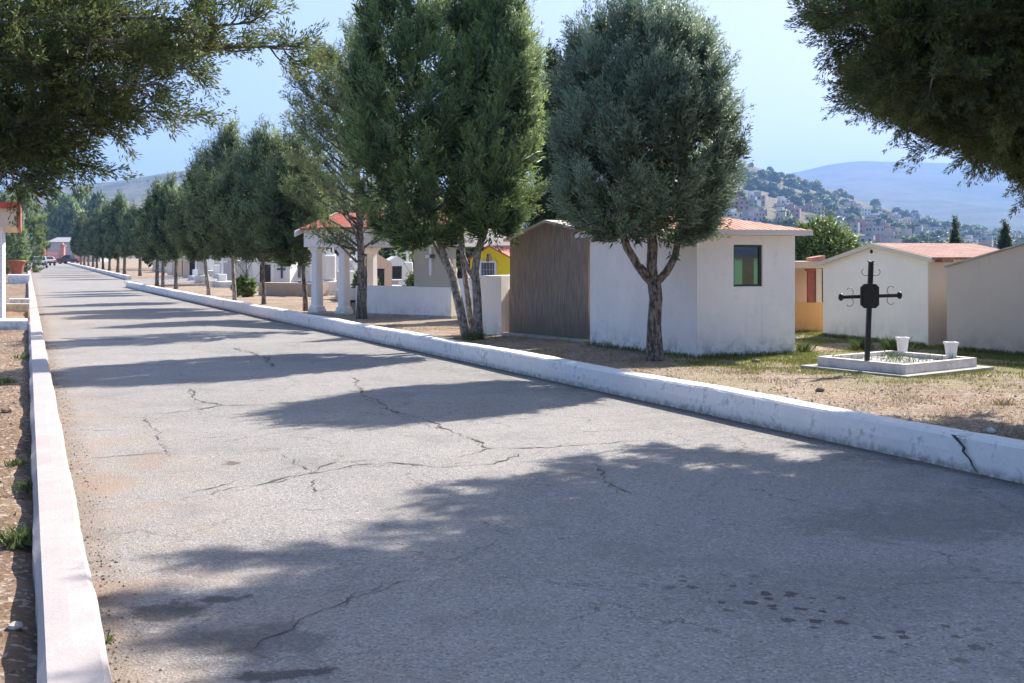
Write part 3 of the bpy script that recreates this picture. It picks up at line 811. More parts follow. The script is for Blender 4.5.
def broad(loc, r, h, mat, seed, label, n=130, cat='tree', name='broadleaf_tree', group=None, trunk_h=.9, leaf=(.22, .12)):
    o = empty(name, loc, label, cat, group)
    pr = [(0, .5), (.12, .82), (.35, 1), (.6, .92), (.8, .68), (.93, .4), (1, .12)]
    me, _ = crown('crown', mat, seed, trunk_h, h, r, pr, n, 4, .5 * min(1, r), .3 * min(1, r), 14, leaf, up=.8, lob=.25, shell=.45, core=n // 2, clump_r=.3 * min(1, r), side=1.2)
    place_mesh('crown', me, o)
    mb = MB(); row_trunk(mb, loc, trunk_h + .3, .03 * h + .02, .05, random.Random(seed)); mb.build('trunk', BARK, o)
    return o
broad((8.25, 30.5, SOIL), .98, 2.05, LF_BRIGHT, 81, 'round light green leafy tree behind the white chapel', 520, leaf=(.085, .045), trunk_h=.3)
broad((-2.45, 31.5, SOIL), .45, .95, LF_BRIGHT, 82, 'bright green bush beside the portico wall with the cross', 70, 'bush', 'bush', leaf=(.10, .05), trunk_h=.05)
broad((-4.6, 36, SOIL), .34, .95, LF_BRIGHT, 83, 'yellow-green bush seen between the portico columns', 60, 'bush', 'bush', leaf=(.10, .05), trunk_h=.05)
broad((-9.3, 40, SOIL), .28, .5, LF_BRIGHT, 84, 'small green bush under the dark trees left of the tomb with a cross', 50, 'bush', 'bush', leaf=(.12, .06), trunk_h=.05)
bg = []
rr = random.Random(12)
BGL = 'broad green tree on the far side of the graves, seen under the conifer row'
for i, (px, d, h) in enumerate([(335, 62, 4.4), (352, 70, 4.0), (372, 58, 3.8), (398, 66, 4.6), (322, 75, 4.5), (300, 80, 4.8), (275, 85, 5), (245, 95, 5.2), (215, 100, 5), (185, 110, 5), (155, 120, 5.2), (430, 70, 5), (460, 72, 5)]):
    loc = Vector(((px - 512) * d / F, d, SOIL))
    if i < 2: o = broad(loc, 1.9, h, (LF_MID, LF_GREEN)[i], 91 + i, BGL, 110, 'tree', 'broadleaf_tree', 'trees beyond the graves', .7, (.3, .14)); bg.append(o)
    else:
        o = copy_tree(bg[i % 2]); o.location = loc; o.rotation_euler.z = i; s = h / 4.2; o.scale = (s * 1.1, s * 1.1, s)
FGL = 'dense green tree crown in the clump beyond the end wall of the road'
for i, (px, d, h, w) in enumerate([(52, 290, 14, 4), (60, 300, 15.5, 5), (70, 285, 15, 5), (80, 295, 16.5, 5), (90, 300, 14.5, 5), (98, 290, 15, 4.5), (47, 310, 12, 3.5)]):
    o = copy_tree(bg[(i + 1) % 2]); o.location = ((px - 512) * d / F, d, 0); o.rotation_euler.z = i * 2; s = h / 4.2; o.scale = (w / 2.1, w / 2.1, s)
    o['label'] = FGL; o['group'] = 'trees beyond the end wall'

def cypress(px, d, ptop, w, seed, label, n=170):
    loc = Vector(((px - 512) * d / F, d, SOIL)); h = H + (YH - ptop) * d / F - SOIL
    o = empty('cypress_tree', loc, label, 'tree')
    pr = [(0, .55), (.12, .95), (.35, 1), (.6, .8), (.8, .5), (.93, .22), (1, .03)]
    me, _ = crown('crown', LF_CYP, seed, .3, h, w * d / F, pr, n, 5, min(.5, 1.0 * w * d / F), .05 if w > 10 else .03, 22, (.10 if w > 10 else .05, .022 if w > 10 else .014), up=8, lob=.10, shell=.45, core=n // 2, clump_r=min(.12, .3 * w * d / F), side=.4, spread=.2)
    place_mesh('crown', me, o)
    mb = MB(); mb.tube([loc + Vector((0, 0, -.1)), loc + Vector((0, 0, h * .5)), loc + Vector((0, 0, h * .9))], [.13, .08, .02], 8); mb.build('trunk', BARK, o)
cypress(552, 27, 50, 22, 101, 'tall pointed dark cypress behind the brown mausoleum between two conifers', 420)
cypress(955, 46, 217, 5.5, 102, 'slim dark cypress behind the roof of the gabled house', 240)
cypress(1005, 43, 221, 6.5, 103, 'thicker short cypress rising behind the grey building', 260)
# ------------------------------------------------------------------ small buildings of the cemetery
def V2(x, y, z=0): return Vector((x, y, z))
def perp(v): v = Vector((v[0], v[1], 0)).normalized(); return Vector((-v.y, v.x, 0))   # left of v: away from the camera for a front running left-right
PL_WHITE = m_plaster('white_plaster', (.89, .845, .81), (.46, .42, .40), .55, .75)
PL_LIGHT = m_plaster('white_plaster_clean', (.89, .845, .81), (.45, .43, .42), .35, .45)
PL_GREY = m_plaster('grey_plaster', (.56, .50, .46), (.32, .30, .28), .5, .5)
PL_CREAM = m_plaster('cream_plaster', (.70, .56, .42), (.45, .36, .28), .5, .5)
PL_PANEL = m_plaster('panel_plaster', (.50, .45, .38), (.40, .37, .33), .4, .3)
PL_ORANGE = m_plaster('orange_plaster', (.66, .36, .14), (.48, .26, .13), .5, .4)
PL_PEACH = m_plaster('peach_plaster', (.68, .50, .37), (.50, .38, .28), .5, .3)
PL_YELLOW = m_plaster('yellow_plaster', (.90, .66, .04), (.60, .42, .05), .3, .2)
CONC = m_plaster('concrete', (.43, .40, .36), (.25, .23, .20), .8, .5, bump=.5)
BRICKRED = m_simple('red_paint', (.34, .09, .06), .7)
SALMON = m_simple('salmon_paint', (.62, .28, .20), .8)
DARK = m_simple('dark_metal', (.012, .012, .014), .4, .3, 20, .2, .3, .5)
DARKIN = m_simple('dark_opening', (.03, .03, .03), .9)
WHITE = m_simple('white_paint', (.78, .77, .76), .6, .06, 6, .1)
GRAVELW = m_simple('white_gravel', (.62, .60, .56), .95, .4, 45, .9, dist=.02)
TERRA = m_simple('terracotta', (.42, .14, .07), .8, .25, 6, .3)
TOMBW = m_plaster('tomb_white', (.72, .70, .67), (.45, .42, .38), .5, .5)
TOMBG = m_plaster('tomb_grey', (.42, .40, .37), (.28, .26, .24), .6, .4)
BLUE = m_simple('blue_tiles', (.16, .27, .42), .5, .25, 12)

def m_scratched():
    t = NT('ribbed_render'); p = t.pos()
    st = t.n('ShaderNodeMapping'); t.t.links.new(p, st.inputs[0]); st.inputs['Scale'].default_value = (60, 60, 2.2)
    n = t.noise(st.outputs[0], 1.6, 5, .6)
    n2 = t.noise(p, 2.2, 5, .6)
    c = t.mix(t.ramp(n, .35, .65), (.21, .165, .13), (.42, .345, .28))
    c = t.mix(t.ramp(n2, .4, .7, 0, .55), c, (.29, .235, .19))
    z = t.xyz(p)[2]
    c = t.mix(t.math('MULTIPLY', t.ramp(z, .2, .9, 1, 0), .55), c, (.13, .11, .09))
    t.bsdf(c, .95, t.bump(n, 1.0, .03), .1)
    return t.mat
SCR = m_scratched()

def gable_front(mb, a, b, z0, zl, zr, zap, depth, m=0, fa=.5):
    a, b = Vector(a), Vector(b); c = a.lerp(b, fa); dv = perp(b - a) * depth
    mb.extrude([(a.x, a.y, z0), (b.x, b.y, z0), (b.x, b.y, zr), (c.x, c.y, zap), (a.x, a.y, zl)], dv, m)
    return dv
def slab(mb, p, q, r, s, th, m=0):      # a quad p,q,r,s given thickness upward
    P = [Vector(x) for x in (p, q, r, s)]; n = (P[1] - P[0]).cross(P[3] - P[0]).normalized()
    if n.z < 0: n = -n
    mb.extrude(P[::-1] if (P[1] - P[0]).cross(P[3] - P[0]).z > 0 else P, n * th, m)
def gable_roof(a, b, zl, zr, zap, dv, over=.12, front=.08, th=.05, fa=.5):
    """two roof slabs over gable_front; returns list of corner lists"""
    a, b = Vector((a[0], a[1], 0)), Vector((b[0], b[1], 0)); c = a.lerp(b, fa); u = (b - a).normalized(); n = dv.normalized()
    out = []
    for (e, ze, sgn) in ((a, zl, -1), (b, zr, 1)):
        run = (c - e).length; k = (zap - ze) / run
        E = e + u * sgn * over; zE = ze - k * over
        p, q = E - n * front, c - n * front
        r, s = c + dv + n * front, E + dv + n * front
        up = .004
        L = [(p.x, p.y, zE + up), (q.x, q.y, zap + up), (r.x, r.y, zap + up), (s.x, s.y, zE + up)]
        out.append(L if sgn < 0 else L)
    return out

# --- brown ribbed mausoleum
a, b = V2(-.04, 20.84), V2(1.262, 19.04)
o = empty('mausoleum', (a.x, a.y, SOIL), 'brown mausoleum with ribbed unpainted walls and a low gabled concrete roof', 'mausoleum')
mb = MB(); dv = gable_front(mb, a, b, SOIL - .1, 1.91, 2.02, 2.21, 2.3); mb.build('wall', SCR, o)
mb = MB()
for i, L in enumerate(gable_roof(a, b, 1.91, 2.02, 2.21, dv, .10, .07, .05)): slab(mb, *L, .045)
mb.build('roof', m_plaster('pale_slab', (.52, .47, .40), (.35, .30, .25), .5, 0), o)
mb = MB(); u = (b - a).normalized(); e = b + u * .03 - dv.normalized() * .05
mb.box((b.x + u.x * .12, b.y + u.y * .12, 2.0), (.22, .12, .06), math.atan2(u.y, u.x)); mb.build('beam_end', BRICKRED, o)
mb = MB(); n = -dv.normalized()
mb.prism([tuple((a + n * .14 - u * .05)[:2]), tuple((b + n * .14 + u * .1)[:2]), tuple((b + u * .1)[:2]), tuple((a - u * .05)[:2])], SOIL - .1, SOIL + .05); mb.build('plinth', CONC, o)

# --- white chapel with hipped tile roof
A, B_, C = V2(1.265, 18.65), V2(2.605, 16.19), V2(4.116, 16.73); D = A + C - B_
o = empty('white_chapel', (B_.x, B_.y, SOIL), 'small white chapel with red hipped tile roof and a square window', 'chapel')
zt = 1.93; th = .12
def wall_quad(mb, p, q, z0, z1, m=0):      # thick wall between plan points p->q, thickness to the left (inside)
    p, q = Vector(p), Vector(q); n = perp(q - p) * th
    mb.prism([(p.x, p.y), (q.x, q.y), (q.x + n.x, q.y + n.y), (p.x + n.x, p.y + n.y)], z0, z1, m)
u1 = (B_ - A).normalized(); u2 = (C - B_).normalized(); u3 = (D - C).normalized(); u4 = (A - D).normalized()
def inner(P, ua, ub):                     # mitred inner corner between walls running ua then ub
    na, nb = perp(ua), perp(ub); k = th / (1 + na.dot(nb)); return P + (na + nb) * k
Ai, Bi, Ci, Di = inner(A, u4, u1), inner(B_, u1, u2), inner(C, u2, u3), inner(D, u3, u4)
def wp_(mb, p, q, pi, qi, z0, z1): mb.prism([tuple(v[:2]) for v in (p, q, qi, pi)], z0, z1)
mb = MB()
wp_(mb, A, B_, Ai, Bi, SOIL - .1, zt)
def onface(px):   # distance along B->C seen at pixel column px
    k = (px - 512) / F
    return (k * B_.y - B_.x) / (u2.x - k * u2.y)
w0, w1 = onface(733.6), onface(762.4)
dW = (B_ + u2 * (w0 + w1) / 2).y
wz0, wz1 = H + (YH - 286.5) * dW / F, H + (YH - 244.8) * dW / F
n2 = perp(u2) * th; n3 = perp(u3) * th
P0, P1 = B_ + u2 * w0, B_ + u2 * w1
wp_(mb, B_, P0, Bi, P0 + n2, SOIL - .1, zt); wp_(mb, P1, C, P1 + n2, Ci, SOIL - .1, zt)
wp_(mb, P0, P1, P0 + n2, P1 + n2, SOIL - .1, wz0); wp_(mb, P0, P1, P0 + n2, P1 + n2, wz1, zt)
wp_(mb, D, A, Di, Ai, SOIL - .1, zt)
LC = (D - C).length; o0, o1 = .16 * LC, .86 * LC          # an opening in the right wall, seen through the window
Q0, Q1 = C + u3 * o0, C + u3 * o1
wp_(mb, C, Q0, Ci, Q0 + n3, SOIL - .1, zt); wp_(mb, Q1, D, Q1 + n3, Di, SOIL - .1, zt)
wp_(mb, Q0, Q1, Q0 + n3, Q1 + n3, SOIL - .1, .7); wp_(mb, Q0, Q1, Q0 + n3, Q1 + n3, 1.62, zt)
mb.build('wall', PL_WHITE, o)
mb = MB(); fr = .03; nn = perp(u2)
def wbox(mb, f0, f1, z0, z1, in0, in1):
    p, q = B_ + u2 * f0, B_ + u2 * f1
    mb.prism([tuple((p + nn * in0)[:2]), tuple((q + nn * in0)[:2]), tuple((q + nn * in1)[:2]), tuple((p + nn * in1)[:2])], z0, z1)
wbox(mb, w0, w0 + fr, wz0, wz1, .03, .08); wbox(mb, w1 - fr, w1, wz0, wz1, .03, .08); wbox(mb, w0 + fr, w1 - fr, wz0, wz0 + fr, .03, .08); wbox(mb, w0 + fr, w1 - fr, wz1 - fr, wz1, .03, .08)
fo = mb.build('window', m_simple('dark_frame', (.05, .06, .055), .5), o)
t = NT('window_glass')
gl = t.n('ShaderNodeBsdfGlass', i_Roughness=.0, i_IOR=1.0); gl.inputs[0].default_value = (.80, .93, .86, 1)
tp = t.n('ShaderNodeBsdfTransparent'); tp.inputs[0].default_value = (.85, .95, .90, 1)
gs = t.n('ShaderNodeBsdfGlossy', i_Roughness=.03); mx = t.n('ShaderNodeMixShader', i_0=.06)
t.t.links.new(tp.outputs[0], mx.inputs[1]); t.t.links.new(gs.outputs[0], mx.inputs[2]); t.t.links.new(mx.outputs[0], t.out.inputs[0])
mb = MB(); wbox(mb, w0 + fr + .002, w1 - fr - .002, wz0 + fr + .002, wz1 - fr - .002, .05, .056); mb.build('pane', t.mat, fo)
t = NT('green_sheet'); df = t.n('ShaderNodeBsdfDiffuse'); df.inputs[0].default_value = (.30, .52, .42, 1); tl = t.n('ShaderNodeBsdfTranslucent'); tl.inputs[0].default_value = (.32, .55, .44, 1)
mx = t.n('ShaderNodeMixShader', i_0=.4); t.t.links.new(df.outputs[0], mx.inputs[1]); t.t.links.new(tl.outputs[0], mx.inputs[2]); t.t.links.new(mx.outputs[0], t.out.inputs[0])
n3u = perp(u3)
p, q = Q0 + n3u * .05, Q1 + n3u * .05
mb = MB(); mb.prism([tuple(v[:2]) for v in (p, q, q + n3u * .012, p + n3u * .012)], .7, 1.62); mb.build('green_screen', t.mat, o)
mb = MB(); R3 = math.atan2(u3.y, u3.x)
pz = C + u3 * .80 + n3u * .2; mb.box((pz.x, pz.y, .9), (.16, .09, 1.4), R3)
p, q = C + u3 * .16 + n3u * .22, D - u3 * .16 + n3u * .22; c = (p + q) / 2; mb.box((c.x, c.y, 1.66), ((q - p).length, .08, .12), R3)
mb.build('post_and_beam', m_simple('brown_wood', (.20, .085, .06), .6), o)
RT = m_tile('red_roof_tiles', (.48, .23, .17), tuple(u2), .10)
cen = (A + C) / 2; ov = .17
def outp(P, e1, e2, k): return P + (e1 * k) + (e2 * k)
oA, oB, oC, oD = A - u1 * ov + u4 * ov, B_ + u1 * ov - u2 * ov, C + u2 * ov - u3 * ov, D + u3 * ov - u4 * ov
mb = MB(); mb.prism([tuple(v[:2]) for v in (oA, oB, oC, oD)], zt + .002, zt + .075); mb.build('eave', m_plaster('eave_paint', (.70, .64, .62), (.5, .42, .38), .4, 0), o)
mb = MB(); zz = zt + .078; ap = cen.copy()
r1, r2 = cen - u1 * .55, cen + u1 * .12
P = [(v.x, v.y, zz) for v in (oA, oB, oC, oD)] + [(r1.x, r1.y, 2.30), (r2.x, r2.y, 2.30)]
mb.add(P, [(0, 1, 5, 4), (1, 2, 5), (2, 3, 4, 5), (3, 0, 4), (3, 2, 1, 0)]); mb.build('roof', RT, o)

# --- orange mausoleum behind the chapel
a, b = V2(4.55, 21.55), V2(5.80, 21.45)
o = empty('mausoleum', (a.x, a.y, SOIL), 'peach and orange mausoleum with a red-brown pillar between chapel and gabled house', 'mausoleum')
n = perp(b - a); u = (b - a).normalized(); R = math.atan2(u.y, u.x)
mb = MB(); mb.prism([tuple(v[:2]) for v in (a, b, b + n * .12, a + n * .12)], SOIL - .1, .76); mb.build('low_wall', PL_ORANGE, o)
mb = MB()
mb.prism([tuple(v[:2]) for v in (a + n * .5, b + n * .5, b + n * 1.8, a + n * 1.8)], SOIL - .1, 1.40)
mb.prism([tuple(v[:2]) for v in (a - n * .04, b - n * .04 + u * .05, b + n * 1.85 + u * .05, a + n * 1.85)], 1.402, 1.53)
mb.build('wall', PL_PEACH, o)
mb = MB(); p = V2(0, 0); px = lambda q: a + u * (((q - 512) / F * a.y - a.x) / (u.x - (q - 512) / F * u.y))
c = px(811.5) + n * .1; mb.box((c.x, c.y, 1.08), (.12, .12, .63), R); mb.box((c.x, c.y, 1.375), (.18, .16, .05), R); mb.build('pillar', BRICKRED, o)
mb = MB(); c = px(819) + n * .1; mb.box((c.x, c.y, 1.08), (.10, .2, .63), R); mb.build('pillar', PL_CREAM, o)
mb = MB(); c = px(819) + n * .3; mb.prism([(c.x - .14, c.y - .2), (c.x + .12, c.y - .2), (c.x + .12, c.y + .2), (c.x - .14, c.y + .2)], 1.532, [1.60, 1.64, 1.64, 1.60]); mb.build('roof_ornament', m_simple('pink_tile', (.50, .24, .18), .8), o)

# --- white gabled house
a, b = V2(5.57, 20.6), V2(6.58, 18.2)
o = empty('gabled_mausoleum', (b.x, b.y, SOIL), 'white gabled mausoleum with a round vent hole, cream side wall and faded red roof', 'mausoleum')
mb = MB(); dv = gable_front(mb, a, b, SOIL - .1, 1.50, 1.60, 1.815, 2.1, 0, .52); n = dv.normalized(); u = (b - a).normalized()
mb.build('wall', PL_LIGHT, o)
mb = MB(); mb.prism([tuple(v[:2]) for v in (b + u * .012 + n * .0, b + u * .012 + dv, b + u * .002 + dv, b + u * .002)], SOIL - .1, 1.585); mb.build('side_wall', m_plaster('pale_cream_plaster', (.86, .70, .55), (.55, .42, .32), .4, .3), o)
mb = MB()
RT2 = m_tile('faded_roof_tiles', (.33, .17, .135), tuple(n), .11)
for L in gable_roof(a, b, 1.50, 1.60, 1.815, dv, .14, .05, .04, .52): slab(mb, *L, .035)
mb.build('roof', RT2, o)
mb = MB(); L = gable_roof(a, b, 1.50, 1.60, 1.815, dv, .15, .075, .04, .52)
for q in L:
    p0, p1 = Vector(q[0]), Vector(q[1]); w = Vector((0, 0, .075))
    mb.extrude([p0 - Vector((0, 0, .04)), p1 - Vector((0, 0, .04)), p1 + Vector((0, 0, .03)), p0 + Vector((0, 0, .03))], n * .03)
mb.build('bargeboard', m_plaster('board_paint', (.66, .58, .52), (.45, .33, .27), .6, 0), o)
mb = MB(); vp = a + u * (((871.7 - 512) / F * a.y - a.x) / (u.x - (871.7 - 512) / F * u.y)) ; vz = H + (YH - 251.6) * vp.y / F
ring = [vp - n * .004 + u * (.035 * math.cos(k * math.pi / 7)) + Vector((0, 0, vz + .035 * math.sin(k * math.pi / 7))) for k in range(14)]
mb.extrude(ring, -n * .004); mb.build('vent_hole', DARKIN, o)
mb = MB(); c = b + u * .02 + n * .25; mb.box((c.x, c.y, 1.57), (.22, .3, .07), math.atan2(n.y, n.x)); mb.build('eave_block', m_simple('rust_block', (.30, .17, .12), .9), o)

# --- grey building at the right edge
a = V2(6.69, 17.7); u = V2(.5, -.87).normalized(); b = a + u * 3.2
o = empty('mausoleum', (a.x, a.y, SOIL), 'plain grey rendered mausoleum with a sloping gable at the right edge', 'mausoleum')
mb = MB(); dv = gable_front(mb, a, b, SOIL - .1, 1.462, 1.462, 1.86, 3.0, 0); mb.build('wall', PL_GREY, o)
mb = MB()
for L in gable_roof(a, b, 1.462, 1.462, 1.86, dv, .02, .03, .04): slab(mb, *L, .025)
mb.build('roof', m_simple('grey_roof', (.40, .37, .35), .9), o)

# --- yellow chapel and the plain tombs before it
a, b = V2(-.92, 25.3), V2(-.06, 24.6)
o = empty('yellow_chapel', (a.x, a.y, SOIL), 'bright yellow little chapel with a barred window and a niche in its gable', 'chapel')
n = perp(b - a); u = (b - a).normalized(); R = math.atan2(u.y, u.x)
mb = MB(); dv = gable_front(mb, a, b, SOIL - .1, 1.56, 1.60, 1.83, 1.6, 0, .5); mb.build('wall', PL_YELLOW, o)
mb = MB()
for L in gable_roof(a, b, 1.56, 1.60, 1.83, dv, .06, .04, .04): slab(mb, *L, .03)
mb.build('roof', m_tile('pinkish_tiles', (.60, .20, .15), tuple(n), .1), o)
fx = lambda q: a + u * (((q - 512) / F * a.y - a.x) / (u.x - (q - 512) / F * u.y))
c0, c1 = fx(481.5), fx(496.5); cc = (c0 + c1) / 2; w = (c1 - c0).length
zw = H + (YH - 269.5) * cc.y / F
mb = MB(); f = cc - n * .02
for sx in (-1, 1): mb.box((f.x + u.x * sx * w / 2, f.y + u.y * sx * w / 2, zw), (.04, .05, .38), R)
for sz in (-1, 1): mb.box((f.x, f.y, zw + sz * .17), (w + .04, .056, .04), R)
wf = mb.build('window', WHITE, o)
mb = MB(); mb.box((cc.x - n.x * .004, cc.y - n.y * .004, zw), (w - .04, .012, .30), R); mb.build('pane', m_simple('dim_glass', (.12, .12, .13), .15), wf)
mb = MB()
for k in range(1, 5): mb.box((f.x + u.x * w * (k / 5 - .5), f.y + u.y * w * (k / 5 - .5), zw), (.012, .012, .30), R)
mb.box((f.x, f.y, zw), (w - .04, .014, .012), R); mb.build('bars', m_simple('grey_bars', (.4, .4, .4), .5), wf)
mb = MB(); c = fx(489.5) - n * .01; zn = H + (YH - 257.5) * c.y / F
mb.extrude([c + u * (.06 * math.cos(k * math.pi / 5)) * 1 + Vector((0, 0, zn + .10 * math.sin(k * math.pi / 5))) for k in range(10)], -n * .02); mb.build('niche', m_simple('niche_pale', (.62, .60, .50), .8), o)
mb = MB(); mb.lathe((c.x - n.x * .05, c.y - n.y * .05, zn - .09), [(.03, 0), (.035, .05), (.022, .10), (.026, .13), (.02, .16), (.004, .175)], 10); mb.build('figurine', BRICKRED, o)

a, b = V2(-.575, 21.2), V2(-.195, 20.95)
def block(name, label, a, b, depth, z0, z1, mat, cat='tomb', capmat=None, group=None, over=.03):
    n = perp(b - a)
    o = empty(name, (a.x, a.y, SOIL), label, cat, group)
    mb = MB(); mb.prism([tuple(v[:2]) for v in (a, b, b + n * depth, a + n * depth)], z0, z1); mb.build('body', mat, o)
    if capmat:
        u = (b - a).normalized()
        mb = MB(); mb.prism([tuple(v[:2]) for v in (a - u * over - n * over, b + u * over - n * over, b + u * over + n * (depth + over), a - u * over + n * (depth + over))], z1 + .002, z1 + .06); mb.build('cap', capmat, o)
    return o
block('tomb_block', 'plain white upright tomb block standing before the yellow chapel', a, b, 1.2, SOIL - .1, 1.27, PL_LIGHT)
block('tomb_block', 'low cream tomb block against the left side of the brown mausoleum', V2(-.19, 21.3), V2(.02, 21.1), 1.2, SOIL - .1, 1.02, PL_CREAM)
block('boundary_wall', 'short white wall right of the portico behind the three-stemmed tree', V2(-1.22, 25.6), V2(-.55, 24.2), .2, SOIL - .1, 1.12, PL_WHITE, 'wall')
block('tomb_block', 'pinkish flat-topped tomb seen beyond the brown mausoleum roof', V2(-1.0, 30), V2(.5, 29.6), 1.5, SOIL - .1, 1.75, m_plaster('pink_tomb', (.52, .42, .38), (.4, .32, .28), .4, .3))

# --- portico (open pavilion)
a, b = V2(-5.02, 28.6), V2(-1.36, 26.15)
u = (b - a).normalized(); n = perp(b - a); R = math.atan2(u.y, u.x); LP = (b - a).length
o = empty('portico', (a.x, a.y, SOIL), 'white open memorial portico with tapered columns and red tile roof', 'portico')
pp = lambda s, t: a + u * s + n * t
def column(mb, c, z1):
    mb.box((c.x, c.y, SOIL + .03), (.34, .34, .16), R, bev=.02)
    pr_ = [(.15, SOIL + .112), (.15, SOIL + .16), (.118, SOIL + .2), (.105, SOIL + .9), (.10, z1 - .16), (.13, z1 - .11), (.14, z1 - .072)]
    vs = []
    for r_, z in pr_:
        for k in range(8):
            a_ = R + math.pi / 4 + (k // 2) * math.pi / 2 + (-.16, .16)[k % 2]
            vs.append((c.x + 1.3 * r_ * math.cos(a_), c.y + 1.3 * r_ * math.sin(a_), z))
    mb.add(vs, [(i * 8 + k, i * 8 + (k + 1) % 8, i * 8 + 8 + (k + 1) % 8, i * 8 + 8 + k) for i in range(len(pr_) - 1) for k in range(8)])
    mb.box((c.x, c.y, z1 - .035), (.33, .33, .07), R, bev=.01)
zb = 1.85
for (s, t) in ((.12, .12), (1.02, .12), (.12, 2.2)):
    mb = MB(); column(mb, pp(s, t), zb - .002); mb.build('column', PL_LIGHT, o)
mb = MB()
def lbox(mb, s0, s1, t0, t1, z0, z1, m=0):
    mb.prism([tuple(pp(s, t)[:2]) for s, t in ((s0, t0), (s1, t0), (s1, t1), (s0, t1))], z0, z1, m)
lbox(mb, -.12, LP + .05, -.10, .16, zb, zb + .42); lbox(mb, -.12, LP + .05, 2.16, 2.42, zb, zb + .42); lbox(mb, -.12, .16, .162, 2.158, zb, zb + .42); lbox(mb, LP - .2, LP + .05, .162, 2.158, zb, zb + .42)
lbox(mb, .162, LP - .202, .162, 2.158, zb + .30, zb + .36)
mb.build('beam', PL_LIGHT, o)
mb = MB(); zr = 2.68; ze = zb + .422
p0, p1, pm = pp(-.06, -.12), pp(-.06, 2.44), pp(-.06, 1.16)
mb.extrude([(p1.x, p1.y, ze), (p0.x, p0.y, ze), (pm.x, pm.y, zr - .03)], u * .12); mb.build('pediment', PL_LIGHT, o)
RT3 = m_tile('portico_tiles', (.46, .13, .09), tuple(u), .13)
mb = MB()
for t0 in (-.2, 2.52):
    k0 = ze + .0
    P = [pp(-.15, t0), pp(LP + .08, t0), pp(LP + .08, 1.16), pp(-.15, 1.16)]
    slab(mb, (P[0].x, P[0].y, k0), (P[1].x, P[1].y, k0), (P[2].x, P[2].y, zr), (P[3].x, P[3].y, zr), .05)
mb.build('roof', RT3, o)
mb = MB()
for t0 in (-.36, 2.68):
    P0, P1 = pp(-.19, t0), pp(-.19, 1.16)
    mb.extrude([(P0.x, P0.y, ze - .17), (P1.x, P1.y, zr - .06), (P1.x, P1.y, zr + .07), (P0.x, P0.y, ze - .03)], u * .035)
mb.build('bargeboard', PL_LIGHT, o)
mb = MB(); s0 = LP - 1.12; lbox(mb, s0, LP - .0, .02, .15, .92, zb - .002); pn = mb.build('panel_wall', PL_PANEL, o)
mb = MB(); cs = LP - .62
lbox(mb, cs - .03, cs + .03, -.02, .017, 1.18, 1.82); lbox(mb, cs - .14, cs - .032, -.02, .017, 1.58, 1.65); lbox(mb, cs + .032, cs + .10, -.02, .017, 1.58, 1.65); mb.build('cross', WHITE, pn)
mb = MB(); lbox(mb, cs + .01, cs + .13, -.05, -.022, 1.575, 1.665); mb.build('plaque', m_simple('bronze', (.10, .08, .05), .5), pn)
mb = MB(); lbox(mb, 1.55, LP + .02, -.06, .17, SOIL + .06, .915); lbox(mb, .55, 1.30, .5, .66, SOIL - .1, .82); mb.build('low_wall', PL_LIGHT, o)
mb = MB(); lbox(mb, 1.5, LP + .05, -.09, .2, SOIL - .1, SOIL + .055); mb.build('plinth', CONC, o)
mb = MB(); lbox(mb, 0.0, 1.49, -.1, 2.45, SOIL - .1, SOIL + .03); mb.build('floor_slab', CONC, o)
mb = MB(); c = pp(.95, .42); mb.lathe((c.x, c.y, SOIL + .28), [(.05, 0), (.14, .02), (.17, .05), (.12, .055)], 14); mb.lathe((c.x, c.y, SOIL + .03), [(.06, 0), (.03, .06), (.03, .25)], 10); tag(mb.build('basin', DARK, None, (c.x, c.y, SOIL)), 'dark shallow basin on a thin foot inside the white portico', 'basin')

# --- the grave with iron cross
ga, gb, gc = V2(3.70, 14.76), V2(4.61, 13.4), V2(6.10, 14.54); gd = ga + gc - gb
gcen = (ga + gc) / 2
o = empty('grave', (gcen.x, gcen.y, SOIL), 'low concrete grave plot edged with a painted kerb and filled with white gravel', 'grave')
mb = MB(); mb.prism([tuple(v[:2]) for v in (ga, gb, gc, gd)], SOIL - .1, SOIL + .035); mb.build('slab', CONC, o)
def ins(k): return [gcen + (v - gcen) * k for v in (ga, gb, gc, gd)]
O, I = ins(.82), ins(.72)
mb = MB(); zA, zB = SOIL + .037, SOIL + .15
vs = [(v.x, v.y, zA) for v in O] + [(v.x, v.y, zB) for v in O] + [(v.x, v.y, zB) for v in I] + [(v.x, v.y, zA) for v in I]
fs = []
for i in range(4):
    j = (i + 1) % 4
    fs += [(i, j, 4 + j, 4 + i), (4 + i, 4 + j, 8 + j, 8 + i), (8 + i, 8 + j, 12 + j, 12 + i), (j, i, 12 + i, 12 + j)]
mb.add(vs, fs); mb.build('kerb_edge', m_plaster('grave_paint', (.74, .67, .62), (.38, .34, .31), .7, .4, z0=.2), o)
rr = random.Random(3); mb = MB()
I2 = ins(.70); N = 18; vs = []; fs = []
for i in range(N + 1):
    for j in range(N + 1):
        p = I2[0].lerp(I2[1], i / N).lerp(I2[3].lerp(I2[2], i / N), j / N); vs.append((p.x, p.y, SOIL + .085 + rr.uniform(-.012, .018) + .02 * math.sin(i * .9) * math.sin(j * .7)))
for i in range(N):
    for j in range(N): q = i * (N + 1) + j; fs.append((q, q + N + 1, q + N + 2, q + 1))
mb.add(vs, fs); g = mb.build('gravel', GRAVELW, o); g['kind'] = 'stuff'

